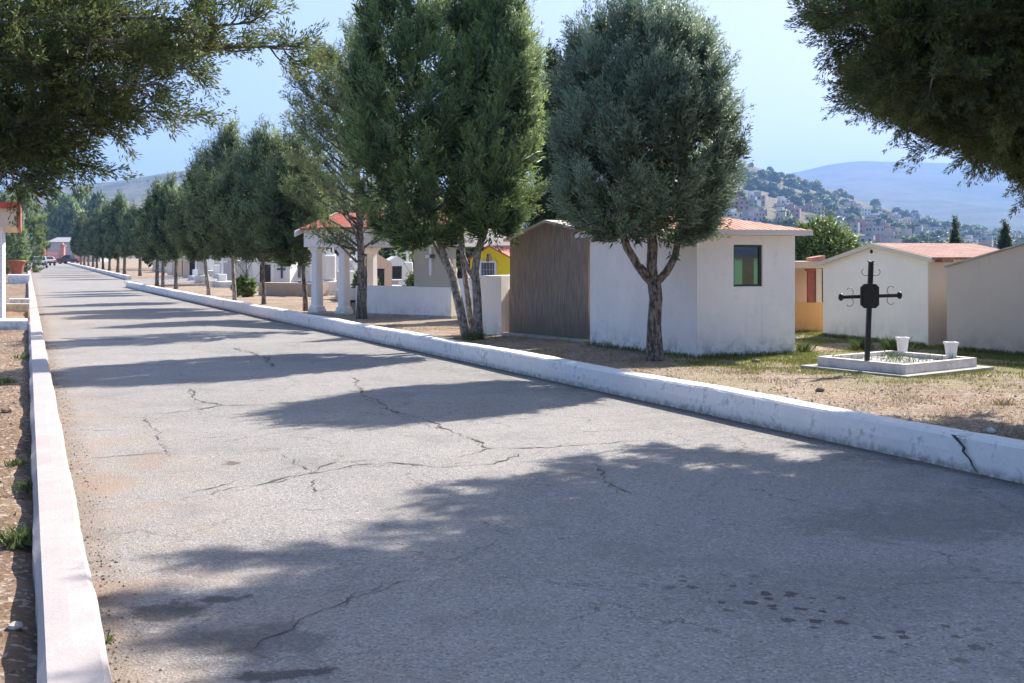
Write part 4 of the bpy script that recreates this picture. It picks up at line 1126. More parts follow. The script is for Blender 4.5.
cb = AT(866.5, 363.6, 14.15); cb.z = SOIL + .09
o = empty('iron_cross', (cb.x, cb.y, cb.z), 'black iron cross with curled ornaments and dark plaque on the gravel grave', 'cross')
s = 14.15 / F
uC = V2(.93, -.05).normalized()
def cpnt(px, py, off=0): return AT(px, py, 14.15 - off)
top = AT(871, 263.5, 14.15)
mb = MB(); 
def flat_bar(mb, p, q, w, th, m=0):
    p, q = Vector(p), Vector(q); d = (q - p).normalized(); y = Vector((0, 1, 0)); x = d.cross(y).normalized()
    vs = []
    for e in (p, q):
        for sx, sy in ((-1, -1), (1, -1), (1, 1), (-1, 1)): vs.append(e + x * sx * w / 2 + y * sy * th / 2)
    mb.add(vs, [(3, 2, 1, 0), (4, 5, 6, 7), (0, 1, 5, 4), (1, 2, 6, 5), (2, 3, 7, 6), (3, 0, 4, 7)], m)
flat_bar(mb, cb - Vector((0, 0, .08)), top, .055, .045); mb.build('post', DARK, o)
mb = MB(); l, r = AT(841, 297.2, 14.15), AT(899.5, 295.3, 14.15)
flat_bar(mb, l, r, .042, .036)
for e in (l, r): mb.lathe((e.x, e.y, e.z - .045), [(.012, 0), (.03, .02), (.034, .045), (.03, .07), (.012, .09)], 10)
mb.build('arm', DARK, o)
mb = MB(); cx_ = AT(869.5, 296, 14.1); w2, h2, cc_ = .11, .148, .04
P = [(-w2 + cc_, -h2), (w2 - cc_, -h2), (w2, -h2 + cc_), (w2, h2 - cc_), (w2 - cc_, h2), (-w2 + cc_, h2), (-w2, h2 - cc_), (-w2, -h2 + cc_)]
mb.extrude([(cx_.x + x, cx_.y - .03, cx_.z + z) for x, z in P], (0, .05, 0))
mb.extrude([(cx_.x + x * .8, cx_.y - .034, cx_.z + z * .85) for x, z in P], (0, -.006, 0)); mb.build('plaque', DARK, o)
def scroll(c, ang, sz, flip):
    pts = []
    for k in range(15):
        t = k / 14; r = sz * (1 - .75 * t); a = ang + flip * t * 4.6
        pts.append(Vector((c.x + math.cos(ang) * sz * 1.0 + r * math.cos(a + math.pi), c.y, c.z + math.sin(ang) * sz * 1.0 + r * math.sin(a + math.pi))))
    mb = MB(); mb.tube(pts, .0042, 5); return mb.build('scroll', DARK, o)
for e, base in ((l, math.pi), (r, 0), (top, math.pi / 2)):
    back = Vector((-math.cos(base), 0, -math.sin(base))) * .03
    scroll(e + back, base + math.pi + .9, .095, 1); scroll(e + back, base + math.pi - .9, .095, -1)
for sx in (-1, 1):
    c = top + Vector((0, 0, -.03)); mb = MB(); mb.tube([c, c + Vector((sx * .02, 0, .05)), c + Vector((sx * .045, 0, .065))], [.02, .015, .004], 6); mb.build('finial', DARK, o)

def pot(px, d, label, plant):
    c = V2((px - 512) * d / F, d, SOIL + .135)
    o = empty('flower_pot', c, label, 'flower pot')
    mb = MB(); w0, w1, h = .048, .064, .20
    prof = [(w0, 0), (w1, h * .86), (w1 + .012, h * .86), (w1 + .012, h), (w1 - .015, h), (w1 - .02, h * .8)]
    vs = []
    for (w, z) in prof:
        for sx, sy in ((-1, -1), (1, -1), (1, 1), (-1, 1)): vs.append((c.x + sx * w, c.y + sy * w, c.z + z))
    fs = [(3, 2, 1, 0)]
    for i in range(len(prof) - 1):
        for k in range(4): fs.append((i * 4 + k, i * 4 + (k + 1) % 4, i * 4 + 4 + (k + 1) % 4, i * 4 + 4 + k))
    n_ = len(prof) - 1; mb.add(vs, fs); mb.build('planter', WHITE, o)
    mb = MB(); mb.prism([(c.x - .045, c.y - .045), (c.x + .045, c.y - .045), (c.x + .045, c.y + .045), (c.x - .045, c.y + .045)], c.z + .12, c.z + h * .82); mb.build('soil', SM2, o)
pot(902.5, 15.6, 'left white square flower pot on the grave, by a green tuft', 0)
pot(951, 14.75, 'right white square flower pot on the corner of the grave edge', 0)

# --- left side: building with red edge, plinths, pot, walls
o = empty('roadside_building', (-13.2, 26.5, .05), 'cream building with red-edged eave and white corner post at left edge', 'building')
c = AT(5, 318, 26.0)
mb = MB(); x1 = AT(4, 300, 26.3).x
mb.box((x1 - .08, 26.3, 1.15), (.16, .16, 2.4)); mb.build('post', WHITE, o)
mb = MB(); mb.prism([(x1 - 5, 27.2), (x1 - .6, 27.2), (x1 - .6 + LS * 5.5, 32.7), (x1 - 5 + LS * 5.5, 32.7)], 0, 2.2); mb.build('wall', PL_CREAM, o)
xe = AT(17.5, 220, 26.2).x; ztop, zmid, zbot = AT(0, 197, 26.2).z, AT(0, 208.5, 26.2).z, AT(0, 227, 26.2).z
def sk(x, y, y0=26.2): return (x + LS * (y - y0), y)      # follow the line of the kerb
mb = MB(); mb.prism([sk(xe - 5, 26.1), sk(xe - .02, 26.1), sk(xe - .02, 33), sk(xe - 5, 33)], zbot, zmid); mb.build('eave', PL_CREAM, o)
mb = MB(); mb.prism([sk(xe - 5, 26.0), sk(xe + .02, 26.0), sk(xe + .02, 33.1), sk(xe - 5, 33.1)], zmid + .003, [ztop - .05, ztop - .12, ztop - .12, ztop - .05])
mb.build('roof', m_tile('bright_red_tiles', (.60, .12, .085), (1, 0, 0), .15), o)
mb = MB(); mb.prism([sk(xe + .004, 26.08), sk(xe + .07, 26.08), sk(xe + .07, 33.05), sk(xe + .004, 33.05)], zbot - .02, zmid + .10); mb.build('fascia', m_simple('rust_red', (.36, .12, .08), .7), o)
def lblock(label, px0, px1, pyb, pyt, mat, depth, name='plinth', cat='plinth'):
    p = G(px0, pyb, .05); q = G(px1, pyb, .05); zt_ = H + (YH - pyt) * p.y / F
    o = MB().prism([(p.x, p.y), (q.x, p.y), (q.x + LS * depth, p.y + depth), (p.x + LS * depth, p.y + depth)], 0, zt_).build(name, mat, None, ((p.x + q.x) / 2, p.y, 0))
    tag(o, label, cat)
lblock('low white slab at the foot of the white corner post', -12, 27.5, 330, 321, PL_LIGHT, 1.0)
lblock('grey step in front of the low white wall left of the kerb', 6, 29, 312, 304, TOMBG, .5)
lblock('white threshold bar beyond the grey step left of the kerb', 9, 30, 305, 299, PL_LIGHT, .7)
lblock('low white block carrying the terracotta pot', 8, 29.5, 283.5, 275, PL_LIGHT, 2.4)
mb = MB(); c = AT(16.5, 275, 77); c.y = 77.0; zt_ = H + (YH - 275) * 76 / F
mb.lathe((c.x, c.y, zt_), [(.28, 0), (.34, .08), (.46, .52), (.54, .84), (.58, .86), (.58, .97), (.48, .97), (.44, .84)], 20)
tag(mb.build('terracotta_pot', TERRA, None, (c.x, c.y, zt_)), 'big terracotta pot on the low white block under the bright tree', 'pot')

# --- far end: wall, gate, cars
dE = 238.0
def ex(px): return (px - 512) * dE / F
def ez(py): return H + (YH - py) * dE / F
tag(MB().box(((ex(8) + ex(42)) / 2, dE, ez(249.5) / 2), (ex(42) - ex(8), .4, ez(249.5))).build('end_wall', m_plaster('endwall_grey', (.40, .37, .37), (.3, .28, .27), .4, .3, z0=0), None, (ex(25), dE, 0)), 'long grey wall closing the road left of the salmon gate', 'wall')
tag(MB().box(((ex(65) + ex(86)) / 2, dE + 4, ez(250) / 2), (ex(86) - ex(65), .4, ez(250))).build('end_wall', PL_PEACH, None, (ex(75), dE + 4, 0)), 'pale wall closing the road right of the salmon gate', 'wall')
o = empty('gate', (ex(52), dE, 0), 'salmon painted gate between two pillars at the far end of the road', 'gate')
for px in (43, 62.5):
    mb = MB(); mb.box((ex(px), dE, ez(246.5) / 2), (.9, .9, ez(246.5)), bev=.05); mb.box((ex(px), dE, ez(246.5) + .08), (1.2, 1.2, .15)); mb.lathe((ex(px), dE, ez(246.5) + .16), [(.3, 0), (.4, .2), (.25, .5), (.05, .65)], 10); mb.build('pillar', SALMON, o)
mb = MB(); w = ex(62.5) - ex(43) - .9; xm = (ex(43) + ex(62.5)) / 2
for z in (.35, 1.5, 2.5): mb.box((xm, dE, z), (w, .08, .12))
for k in range(24): mb.box((xm - w / 2 + w * (k + .5) / 24, dE, 1.4), (.06, .05, 2.3))
mb.build('bars', SALMON, o)
o = empty('long_building', (ex(48), dE + 14, 0), 'long grey building with a low sloping roof beyond the end gate', 'building')
mb = MB(); mb.box((ex(50), dE + 16, 2.2), (11.5, 6, 4.4)); mb.build('wall', m_plaster('pale_grey', (.50, .47, .46), (.4, .37, .36), .3, 0), o)
mb = MB(); mb.prism([(ex(50) - 6, dE + 12.8), (ex(50) + 6, dE + 12.8), (ex(50) + 6, dE + 19), (ex(50) - 6, dE + 19)], [4.41, 4.41, 4.41, 4.41], [4.5, 4.5, 5.6, 5.6]); mb.build('roof', m_simple('sheet_roof', (.30, .29, .30), .6), o)

CARGLASS = m_simple('car_glass', (.02, .022, .025), .1, .1, 3, 0, 0, .6)
TYRE = m_simple('tyre_rubber', (.02, .02, .02), .9)
RIM = m_simple('rim_metal', (.45, .45, .46), .35, .1, 5, 0, .8)
LAMP = m_simple('lamp_plastic', (.55, .08, .06), .3)
def car(loc, rz, label, paint, pickup=False):
    o = empty('parked_car', (0, 0, 0), label, 'car')
    prof = [(-2.05, .38), (-2.1, .75), (-1.95, .92), (-1.45, .98), (-.85, 1.42), (-.2, 1.47), (.55, 1.40), (1.15, .95), (1.85, .80), (2.08, .62), (2.05, .36)]
    if pickup: prof = [(-2.3, .45), (-2.35, 1.02), (-.75, 1.06), (-.65, 1.62), (.0, 1.68), (.5, 1.62), (.95, 1.12), (2.0, 1.0), (2.25, .8), (2.25, .42)]
    mb = MB(); n = len(prof)
    secs = [(-.80, 0), (-.84, 1), (.84, 1), (.80, 0)]
    vs = []
    for yy, k in ((-.76, .94), (-.86, 1), (.86, 1), (.76, .94)):
        for (x, z) in prof:
            tum = max(0, z - .95) * .28
            vs.append((x * (.97 if k < 1 else 1), yy - math.copysign(tum, yy), .4 + (z - .4) * (1 if k == 1 else .985)))
    fs = [tuple(range(n)), tuple(3 * n + i for i in range(n - 1, -1, -1))]
    for r in range(3):
        for i in range(n):
            j = (i + 1) % n; fs.append((r * n + j, r * n + i, (r + 1) * n + i, (r + 1) * n + j))
    mb.add(vs, fs); mb.build('body', paint, o)
    mb = MB()
    g = [(-1.25, 1.0), (-.8, 1.36), (-.2, 1.40), (.5, 1.34), (1.0, 1.0)] if not pickup else [(-.62, 1.1), (-.58, 1.55), (.0, 1.6), (.45, 1.55), (.85, 1.12)]
    for sy in (-1, 1):
        P = [(x, sy * (.872 - max(0, z - .95) * .28), z) for x, z in g]
        mb.extrude(P if sy < 0 else P[::-1], (0, -sy * .02, 0))
        mb.build('side_glass', CARGLASS, o); mb = MB()
    mb = MB()
    (xa, za), (xb, zb_) = ((-1.42, 1.02), (-.88, 1.40)) if not pickup else ((-.76, 1.12), (-.68, 1.56))
    mb.extrude([(xa, -.66, za), (xa, .66, za), (xb, .58, zb_), (xb, -.58, zb_)], (-.025, 0, .02)); mb.build('rear_glass', CARGLASS, o)
    for x in (-1.3, 1.3):
        for sy in (-1, 1):
            w = MB(); pts = [(x, sy * .68, .33), (x, sy * .89, .33)]; w.tube(pts, .33, 18); wo = w.build('wheel', TYRE, o)
            w = MB(); w.tube([(x, sy * .885, .33), (x, sy * .90, .33)], .19, 14); w.build('rim', RIM, wo)
    for sy in (-1, 1):
        MB().box((-2.08 if not pickup else -2.34, sy * .66, .80), (.05, .24, .14)).build('tail_light', LAMP, o)
    MB().box((-2.09 if not pickup else -2.35, 0, .52), (.12, 1.6, .16), 0, 0, .03).build('bumper', DARK, o)
    o.location = loc; o.rotation_euler.z = rz
    return o
def m_paint(name, c):
    t = NT(name); b_ = t.bsdf(c, .35, None, .5); b_.inputs['Coat Weight'].default_value = .6; return t.mat
car(G(40, 268.0), 1.95, 'silver-grey hatchback parked by the left kerb near the road end', m_paint('silver_paint', (.42, .44, .47)))
car(G(47, 265.6), 2.2, 'pale pinkish car parked just beyond the silver-grey hatchback', m_paint('pink_paint', (.55, .36, .32)))
car(G(69, 263.9), 2.9, 'dark red pickup standing across the road end by the right kerb', m_paint('dark_red_paint', (.13, .028, .025)), True)

# --- graves beyond the conifer row
block('cemetery_wall', 'low tan wall on bare ground behind the trunks of the dark conifer group', V2(-9.15, 41.5), V2(-6.7, 40.0), .5, SOIL - .1, .66, m_plaster('tan_wall', (.50, .40, .32), (.36, .29, .23), .5, .3), 'wall')
block('blue_tomb', 'long low tomb with a blue tiled top right of the tan wall', V2(-8.2, 45.5), V2(-6.4, 44.0), 1.0, SOIL - .1, .62, BLUE, 'tomb', None)
block('tomb_kerb', 'white kerb stone lying before the blue tiled tomb', V2(-7.2, 42.8), V2(-5.8, 42.2), .3, SOIL - .1, .34, TOMBW, 'tomb')
a, b = V2(-10.6, 51.2), V2(-9.85, 51.0)
o = block('tomb_block', 'white upright tomb marked with a dark blue cross beside the portico', a, b, .8, SOIL - .1, 1.40, TOMBW)
mb = MB(); c = a.lerp(b, .5); n = perp(b - a); mb.box((c.x, c.y - .03, .92), (.09, .03, .62)); mb.box((c.x - .13, c.y - .031, 1.02), (.168, .03, .09)); mb.box((c.x + .13, c.y - .031, 1.02), (.168, .03, .09)); mb.build('cross', m_simple('navy', (.06, .07, .11), .6), o)
rr = random.Random(21)
protos = []
def cross_mb(mb, c, h, w, m=0):
    mb.box((c[0], c[1], c[2] + h / 2), (w, w, h)); s = h * .3 - w / 2
    for sx in (-1, 1): mb.box((c[0] + sx * (w / 2 + s / 2), c[1], c[2] + h * .68), (s, w * .9, w))
def g_slab(mat):
    mb = MB(); mb.box((0, 0, .15), (1.0, 2.0, .5), 0, 0, .03); mb.box((0, .85, .75), (.9, .2, .7), 0, 0, .04); o = mb.build('gravestone', mat); return o
def g_cross(mat):
    mb = MB(); mb.box((0, 0, .12), (.9, 1.8, .4), 0, 0, .03); mb.box((0, .7, .5), (.4, .4, .4), 0, 0, .03); cross_mb(mb, (0, .7, .7), 1.0, .1); return mb.build('gravestone', mat)
def g_house(mat):
    mb = MB(); gable_front(mb, (-.55, -.6), (.55, -.6), -.05, 1.2, 1.2, 1.5, 1.2); mb.box((0, -.606, .55), (.5, .012, .9), 0, 1); cross_mb(mb, (0, -.5, 1.48), .45, .07); return mb.build('gravestone', [mat, DARKIN])
def g_tall(mat):
    mb = MB(); mb.box((0, 0, .2), (.7, .7, .6), 0, 0, .04); mb.box((0, 0, .95), (.42, .42, .9), 0, 0, .05); cross_mb(mb, (0, 0, 1.4), .6, .09); return mb.build('gravestone', mat)
GRL = {0: 'pale stone slab grave with an upright headstone among the graves behind the conifer row', 1: 'white cross on a low base among the graves behind the conifer row',
       2: 'small white house-shaped tomb with a cross among the graves behind the conifer row', 3: 'stepped pillar tomb topped by a cross among the graves behind the conifer row'}
gi = []
for k, (fn, mat) in enumerate([(g_slab, TOMBG), (g_cross, TOMBW), (g_house, TOMBW), (g_tall, TOMBW), (g_house, PL_PEACH), (g_slab, TOMBW)]):
    g = fn(mat); gi.append((g, (0, 1, 2, 3, 2, 0)[k])); 
used = set()
spots = []
for i in range(260):
    if i < 205:
        px = rr.uniform(88, 300); d = rr.uniform(43, 100)
    else:
        px = rr.uniform(318, 408); d = rr.uniform(37, 56)
    x = (px - 512) * d / F
    if x < interp(KALL, d) + 3.6: continue
    if any((x - a) ** 2 + (d - b_) ** 2 < 2.4 for a, b_ in spots): continue
    if -11.2 < x < -5.5 and d < 53 and px < 312: continue
    spots.append((x, d))
for i, (x, d) in enumerate(spots):
    k = rr.choice([0, 1, 1, 2, 2, 3, 3, 4, 5, 5])
    src, kind = gi[k]
    if k in used: o = src.copy(); col.objects.link(o)
    else: o = src; used.add(k)
    o.location = (x, d, SOIL); o.rotation_euler.z = .42 + rr.choice([0, math.pi / 2, -.1]) + rr.uniform(-.08, .08); s = rr.uniform(.8, 1.15); o.scale = (s, s, s * rr.uniform(.85, 1.15))
    lab = GRL[kind] if k != 4 else 'small peach house-shaped tomb among the graves behind the conifer row'
    tag(o, lab, 'grave', 'graves behind the conifer row')
for k in range(6):
    if k not in used: bpy.data.objects.remove(gi[k][0])

# ------------------------------------------------------------------ ground cover
def blades(name, pts, h, w, mat, seed, lean=.5):
    rg = np.random.default_rng(seed); P = np.array(pts); n = len(P)
    hh = h * rg.uniform(.4, 1.3, (n, 1)); a = rg.random(n) * 6.283
    side = np.stack([np.cos(a), np.sin(a), 0 * a], 1) * (w * rg.uniform(.6, 1.3, (n, 1)))
    b = rg.random(n) * 6.283; ln = np.stack([np.cos(b), np.sin(b), 0 * b], 1) * hh * lean * rg.uniform(.2, 1.2, (n, 1))
    up = np.array([0, 0, 1.0])
    V = np.stack([P - side, P + side, P + side * .6 + up * hh * .6 + ln * .4, P + up * hh + ln, P - side * .6 + up * hh * .6 + ln * .4], 1).reshape(-1, 3).astype(np.float32)
    me = bpy.data.meshes.new(name); N = len(V)
    me.vertices.add(N); me.vertices.foreach_set('co', V.ravel()); me.loops.add(N); me.loops.foreach_set('vertex_index', np.arange(N, dtype=np.int32))
    me.polygons.add(N // 5); me.polygons.foreach_set('loop_start', np.arange(0, N, 5, dtype=np.int32))
    at = me.attributes.new('tone', 'FLOAT', 'POINT'); at.data.foreach_set('value', np.repeat(rg.random(n), 5).astype(np.float32))
    me.update(calc_edges=True); me.validate(); me.materials.append(mat)
    o = bpy.data.objects.new(name, me); col.objects.link(o)
    return o
rr = random.Random(33)
GRS = m_leaf('grass_green', (.095, .125, .025), (.30, .32, .075), .35)
DRY = m_leaf('grass_dry', (.20, .15, .075), (.42, .34, .19), .3)
WEED = m_leaf('weed_green', (.07, .10, .035), (.19, .24, .085), .3)
def fbm(x, y):
    return .5 + .5 * math.sin(x * 1.3 + 2 * math.sin(y * .9)) * math.sin(y * 1.7 + 1.5 * math.sin(x * 1.1 + 2)) * .8 + .25 * math.sin(x * 4.1 + y * 3.3) * math.sin(y * 5.2 - x * 2.2)
def inq(x, y, Q):
    s = 0
    for i in range(4):
        ax, ay = Q[i][:2]; bx, by = Q[(i + 1) % 4][:2]
        s += 1 if (bx - ax) * (y - ay) - (by - ay) * (x - ax) > 0 else -1
    return abs(s) == 4
gp, dp = [], []
while len(gp) < 62000:
    y = rr.uniform(12, 22); x = rr.uniform(2.2, .62 * y - 1)
    if x > .50 * y or x < interp(KALL, y) + .3: continue
    f = fbm(x * 1.4, y * 1.4); band = max(0, min(1, (y - 12.3 - max(0, 4.5 - x) * .9) / 2.6))
    if rr.random() > max(0, f - .25) * band * 1.25: continue
    if inq(x, y, (ga, gb, gc, gd)): continue
    gp.append((x, y, SOIL + .02 * vnoise(x, y) - .01))
blades_o = tag(blades('grass', gp, .045, .004, GRS, 1), kind='stuff')
while len(dp) < 36000:
    y = 7.5 + 16 * rr.random() ** 1.3; x = interp(KALL, y) + .3 + 6 * rr.random() ** 1.2
    if x > .52 * y or inq(x, y, (ga, gb, gc, gd)): continue
    if rr.random() > (fbm(x * 2.3 + 3, y * 2.3) - .2) * 1.2: continue
    dp.append((x, y, SOIL + .02 * vnoise(x, y) - .01))
tag(blades('dry_grass', dp, .035, .003, DRY, 2, .9), kind='stuff')
def tuft(loc, n, r, h, label, seed, mat=WEED, group=None, w=.006):
    rg = random.Random(seed)
    pts = [(rg.gauss(0, r * .4), rg.gauss(0, r * .4), 0) for _ in range(n)]
    o = blades('weed_tuft', pts, h, w, mat, seed, 1.0); o.location = loc
    return tag(o, label, 'weed', group)
def onl(px, py, z=.06): return G(px, py, z)
tuft(onl(22, 541), 300, .15, .07, 'spreading green weed on the left bed touching the white kerb', 1, w=.007)
tuft(onl(30, 489), 120, .12, .06, 'small green weed on the left bed above the spreading weed', 2)
tuft(onl(18, 465), 80, .10, .05, 'sparse weed beside the left kerb further along the bed', 3)
tuft(onl(24, 358), 140, .26, .07, 'weed patch on the left bed near the white slab', 4)
tuft(onl(4, 383), 160, .16, .06, 'weed at the left picture edge in the brown bed', 5)
tuft(Vector((left_x(4.9) + .03, 4.9, 0)), 14, .03, .04, 'tiny weed in the joint between left kerb and road', 6)
tuft(G(803, 352.5, SOIL), 260, .12, .16, 'dark green tuft near the right foot of the white chapel', 7)
tuft(G(895, 352, SOIL), 300, .16, .20, 'green tuft growing by the left flower pot on the grave', 8)
tuft(G(862, 350, SOIL), 260, .15, .16, 'green tuft behind the grave left of the iron cross', 9)
tuft(G(474, 340, SOIL), 240, .18, .14, 'green tuft at the foot of the three-stemmed conifer', 10)
tuft(G(1003, 406, SOIL), 80, .10, .07, 'brownish tuft on the verge near the right picture edge', 11, DRY)
wg = []
for _ in range(230):
    p = gcen.lerp(rr.choice(ins(.62)), rr.random() ** .7); wg.append((p.x + rr.gauss(0, .1), p.y + rr.gauss(0, .1), SOIL + .09))
tag(blades('grave_weeds', wg, .10, .005, WEED, 9, 1.0), kind='stuff')
# weeds along wall feet, also drawing the dark shadow line there
wp = []
for (p, q, dens) in [(V2(5.57, 20.6), V2(6.58, 18.2), 1500), (V2(6.69, 17.7), V2(7.9, 15.6), 1500), (B_, C, 700), (A, B_, 500), (V2(4.6, 21.5), V2(5.7, 21.4), 500)]:
    nn_ = -perp(q - p)
    for _ in range(dens):
        t = rr.random(); r_ = p.lerp(q, t) + nn_ * abs(rr.gauss(.02, .10)); wp.append((r_.x, r_.y, SOIL))
tag(blades('wall_foot_weeds', wp, .07, .005, WEED, 5), kind='stuff')

def pebbles(name, pts, mat, seed, smin, smax):
    rg = np.random.default_rng(seed); n = len(pts)
    base = np.array([(1, 0, 0), (-1, 0, 0), (0, 1, 0), (0, -1, 0), (0, 0, 1), (0, 0, -.6)], dtype=float)
    F_ = np.array([(0, 2, 4), (2, 1, 4), (1, 3, 4), (3, 0, 4), (2, 0, 5), (1, 2, 5), (3, 1, 5), (0, 3, 5)])
    s = smin + (smax - smin) * rg.random((n, 1, 1)) ** 4
    V = base[None] * s * rg.uniform(.6, 1.3, (n, 6, 1)) * np.array([1, .8, .6]); a = rg.random(n) * 6.28
    ca, sa = np.cos(a)[:, None], np.sin(a)[:, None]; X = V[..., 0] * ca - V[..., 1] * sa; Y = V[..., 0] * sa + V[..., 1] * ca
    V = np.stack([X, Y, V[..., 2]], -1) + np.array(pts)[:, None, :]
    me = bpy.data.meshes.new(name); me.from_pydata(V.reshape(-1, 3).tolist(), [], (F_[None] + 6 * np.arange(n)[:, None, None]).reshape(-1, 3).tolist())
    me.materials.append(mat); o = bpy.data.objects.new(name, me); col.objects.link(o); return o
PEB = m_simple('pebble_mix', (.36, .30, .245), .9, .55, 7, .3)
pp_ = []
while len(pp_) < 6500:
    y = 7.3 + 11 * rr.random() ** 1.5; x = interp(KALL, y) + .28 + 4.5 * rr.random() ** 1.4
    if x > .55 * y or inq(x, y, (ga, gb, gc, gd)): continue
    pp_.append((x, y, SOIL + .02 * vnoise(x, y) + .002))
tag(pebbles('gravel', pp_, PEB, 1, .004, .024), kind='stuff')
pp_ = []
while len(pp_) < 3200:
    y = 3.0 + 14 * rr.random() ** 1.8; x = left_x(y) - .28 - 1.6 * rr.random()
    z = .05 + .035 * vnoise(2 * x, 2 * y, 4); pp_.append((x, y, z))
tag(pebbles('clods', pp_, m_simple('clod_earth', (.22, .145, .098), .95, .5, 7, .4), 2, .004, .028), kind='stuff')
gp = []
while len(gp) < 2500:
    y = 3.6 + 30 * rr.random() ** 2; x = left_x(y) + abs(rr.gauss(0, .10)) + .005; gp.append((x, y, .003))
while len(gp) < 6000:
    y = 7 + 24 * rr.random() ** 1.5; x = interp(KALL, y) - abs(rr.gauss(0, .10)) - .01; gp.append((x, y, .003))
tag(pebbles('gutter_grit', gp, m_simple('grit', (.22, .17, .13), .95, .5, 7, .3), 4, .003, .012), kind='stuff')
def stone(px, py, r, z, label, seed, c):
    p = G(px, py, z); rg = random.Random(seed); mb = MB(); prof = [(.4, -.25), (.85, -.05), (1, .2), (.8, .5), (.35, .68)]
    mb.lathe(p, [(r * a, r * b) for a, b in prof], 9, 0, False)
    mb.v = [(v[0] + rg.uniform(-.13, .13) * r, v[1] + rg.uniform(-.13, .13) * r, v[2] + rg.uniform(-.1, .1) * r) for v in mb.v]
    tag(mb.build('stone', m_simple('stone_' + 'abcdefgh'[seed], c, .9, .3, 10, .5), None, p), label, 'stone')
stone(15, 628, .035, .05, 'pale flat stone on the left bed low in the frame', 1, (.45, .38, .33))
stone(8, 412, .07, .06, 'reddish stone on the left bed by the picture edge', 2, (.30, .20, .15))
stone(820, 391, .05, SOIL, 'dark stone on the verge before the grave', 3, (.16, .12, .10))
stone(990, 431.5, .045, SOIL, 'whitish stone right behind the right kerb near the crack', 4, (.55, .50, .45))
stone(756, 362, .06, SOIL, 'small brown stone near the chapel wall on the grass', 5, (.20, .15, .11))
# ------------------------------------------------------------------ hills
def fb(x, y, o=5, s=0):
    v, a, f = 0.0, 1.0, 1.0
    for i in range(o):
        v += a * math.sin(f * x * 1.9 + 1.7 * i + s + 1.3 * math.sin(f * y * 1.3 + i)) * math.cos(f * y * 2.1 + .9 * i - s + math.sin(f * x * 1.1))
        a *= .5; f *= 2.03
    return v
def hill(name, prof, d0, d1, d2, mat, px0, px1, nx, ny, power=1.25, rough=.05, seed=0, fs=.004, base=-3.0, gully=0.0):
    xs = np.linspace(px0, px1, nx); pxs, pys = zip(*prof)
    ridge = np.interp(xs, pxs, pys)
    # soften the polyline
    k = np.ones(7) / 7; rs = np.convolve(np.pad(ridge, 3, 'edge'), k, 'valid')
    vs = []
    ts = list(np.linspace(0, 1, ny)) + [1.15, 1.4, 1.8]
    info = []
    for i in range(nx):
        kx = (xs[i] - 512) / F
        zr = H + (YH - rs[i]) * d1 / F
        for t in ts:
            d = d0 + (d1 - d0) * t if t <= 1 else d1 + (d2 - d1) * (t - 1) / .8
            if t <= 1: z = base + (zr - base) * t ** power
            else: z = zr - (zr - base) * ((t - 1) / .8) ** 1.5
            X = kx * d
            amp = rough * (zr - base) * min(1, 3 * t) * (1 - .55 * max(0, min(1, (t - .8) / .2)))
            z += amp * fb(X * fs, d * fs, 6, seed)
            if gully: z -= gully * (zr - base) * abs(math.sin(X * fs * 2.1 + 1.5 * fb(X * fs * .7, d * fs * .4, 3, seed))) * t * (1 - t) * 2
            vs.append((X, d, z))
    n = len(ts); f = []
    for i in range(nx - 1):
        for j in range(n - 1): f.append((i * n + j, (i + 1) * n + j, (i + 1) * n + j + 1, i * n + j + 1))
    o = MB().add(vs, f, 0, True).build(name, mat)
    tag(o, kind='structure')
    V = np.array(vs).reshape(nx, n, 3)
    def surf(px, t):
        i = np.clip(np.searchsorted(xs, px), 1, nx - 1); j = int(round(t * (ny - 1)))
        w = (px - xs[i - 1]) / (xs[i] - xs[i - 1])
        return Vector(V[i - 1, j] * (1 - w) + V[i, j] * w)
    return surf
def m_hill(name, a, b, bush, sc, amount):
    t = NT(name); p = t.pos()
    n1, n2, n3 = t.noise(p, sc, 6, .6), t.noise(p, sc * 6, 6, .65), t.noise(p, sc * 30, 5, .7)
    c = t.mix(t.ramp(n1, .35, .65), a, b)
    c = t.mix(t.ramp(t.math('ADD', t.math('MULTIPLY', n1, .35), t.math('MULTIPLY', n2, .65)), .46, .58, 0, amount), c, bush)
    c = t.mix(t.ramp(n3, .5, .62, 0, amount * .8), c, tuple(x * .7 for x in bush))
    t.bsdf(c, .95, t.bump(n3, .5, 2.0), .05)
    return t.mat
HL = m_hill('scrub_hill', (.20, .165, .11), (.14, .13, .085), (.045, .060, .030), .004, .75)
HR = m_hill('scrub_slope', (.20, .165, .115), (.15, .135, .085), (.05, .07, .03), .009, .75)
HM = m_hill('far_mountain', (.15, .13, .10), (.12, .12, .08), (.05, .065, .04), .0016, .7)
hill('hills', [(-500, 215), (-200, 203), (0, 189), (45, 186), (75, 183), (100, 181.5), (150, 176), (170, 171), (190, 170), (215, 166), (250, 163), (300, 166), (380, 178), (460, 195), (560, 215), (700, 235)],
     520, 1900, 2600, HL, -500, 700, 190, 46, 1.3, .06, 1, .004, gully=.12)
HRP = [(380, 225), (470, 215), (530, 200), (560, 186), (600, 168), (640, 152), (690, 148), (735, 159), (752, 163), (770, 172), (800, 181), (830, 190), (860, 201), (890, 210), (920, 218), (950, 226), (985, 233), (1024, 238), (1120, 244), (1300, 250)]
surf = hill('hills', HRP, 380, 1300, 1800, HR, 380, 1300, 230, 44, 1.15, .03, 2, .007)
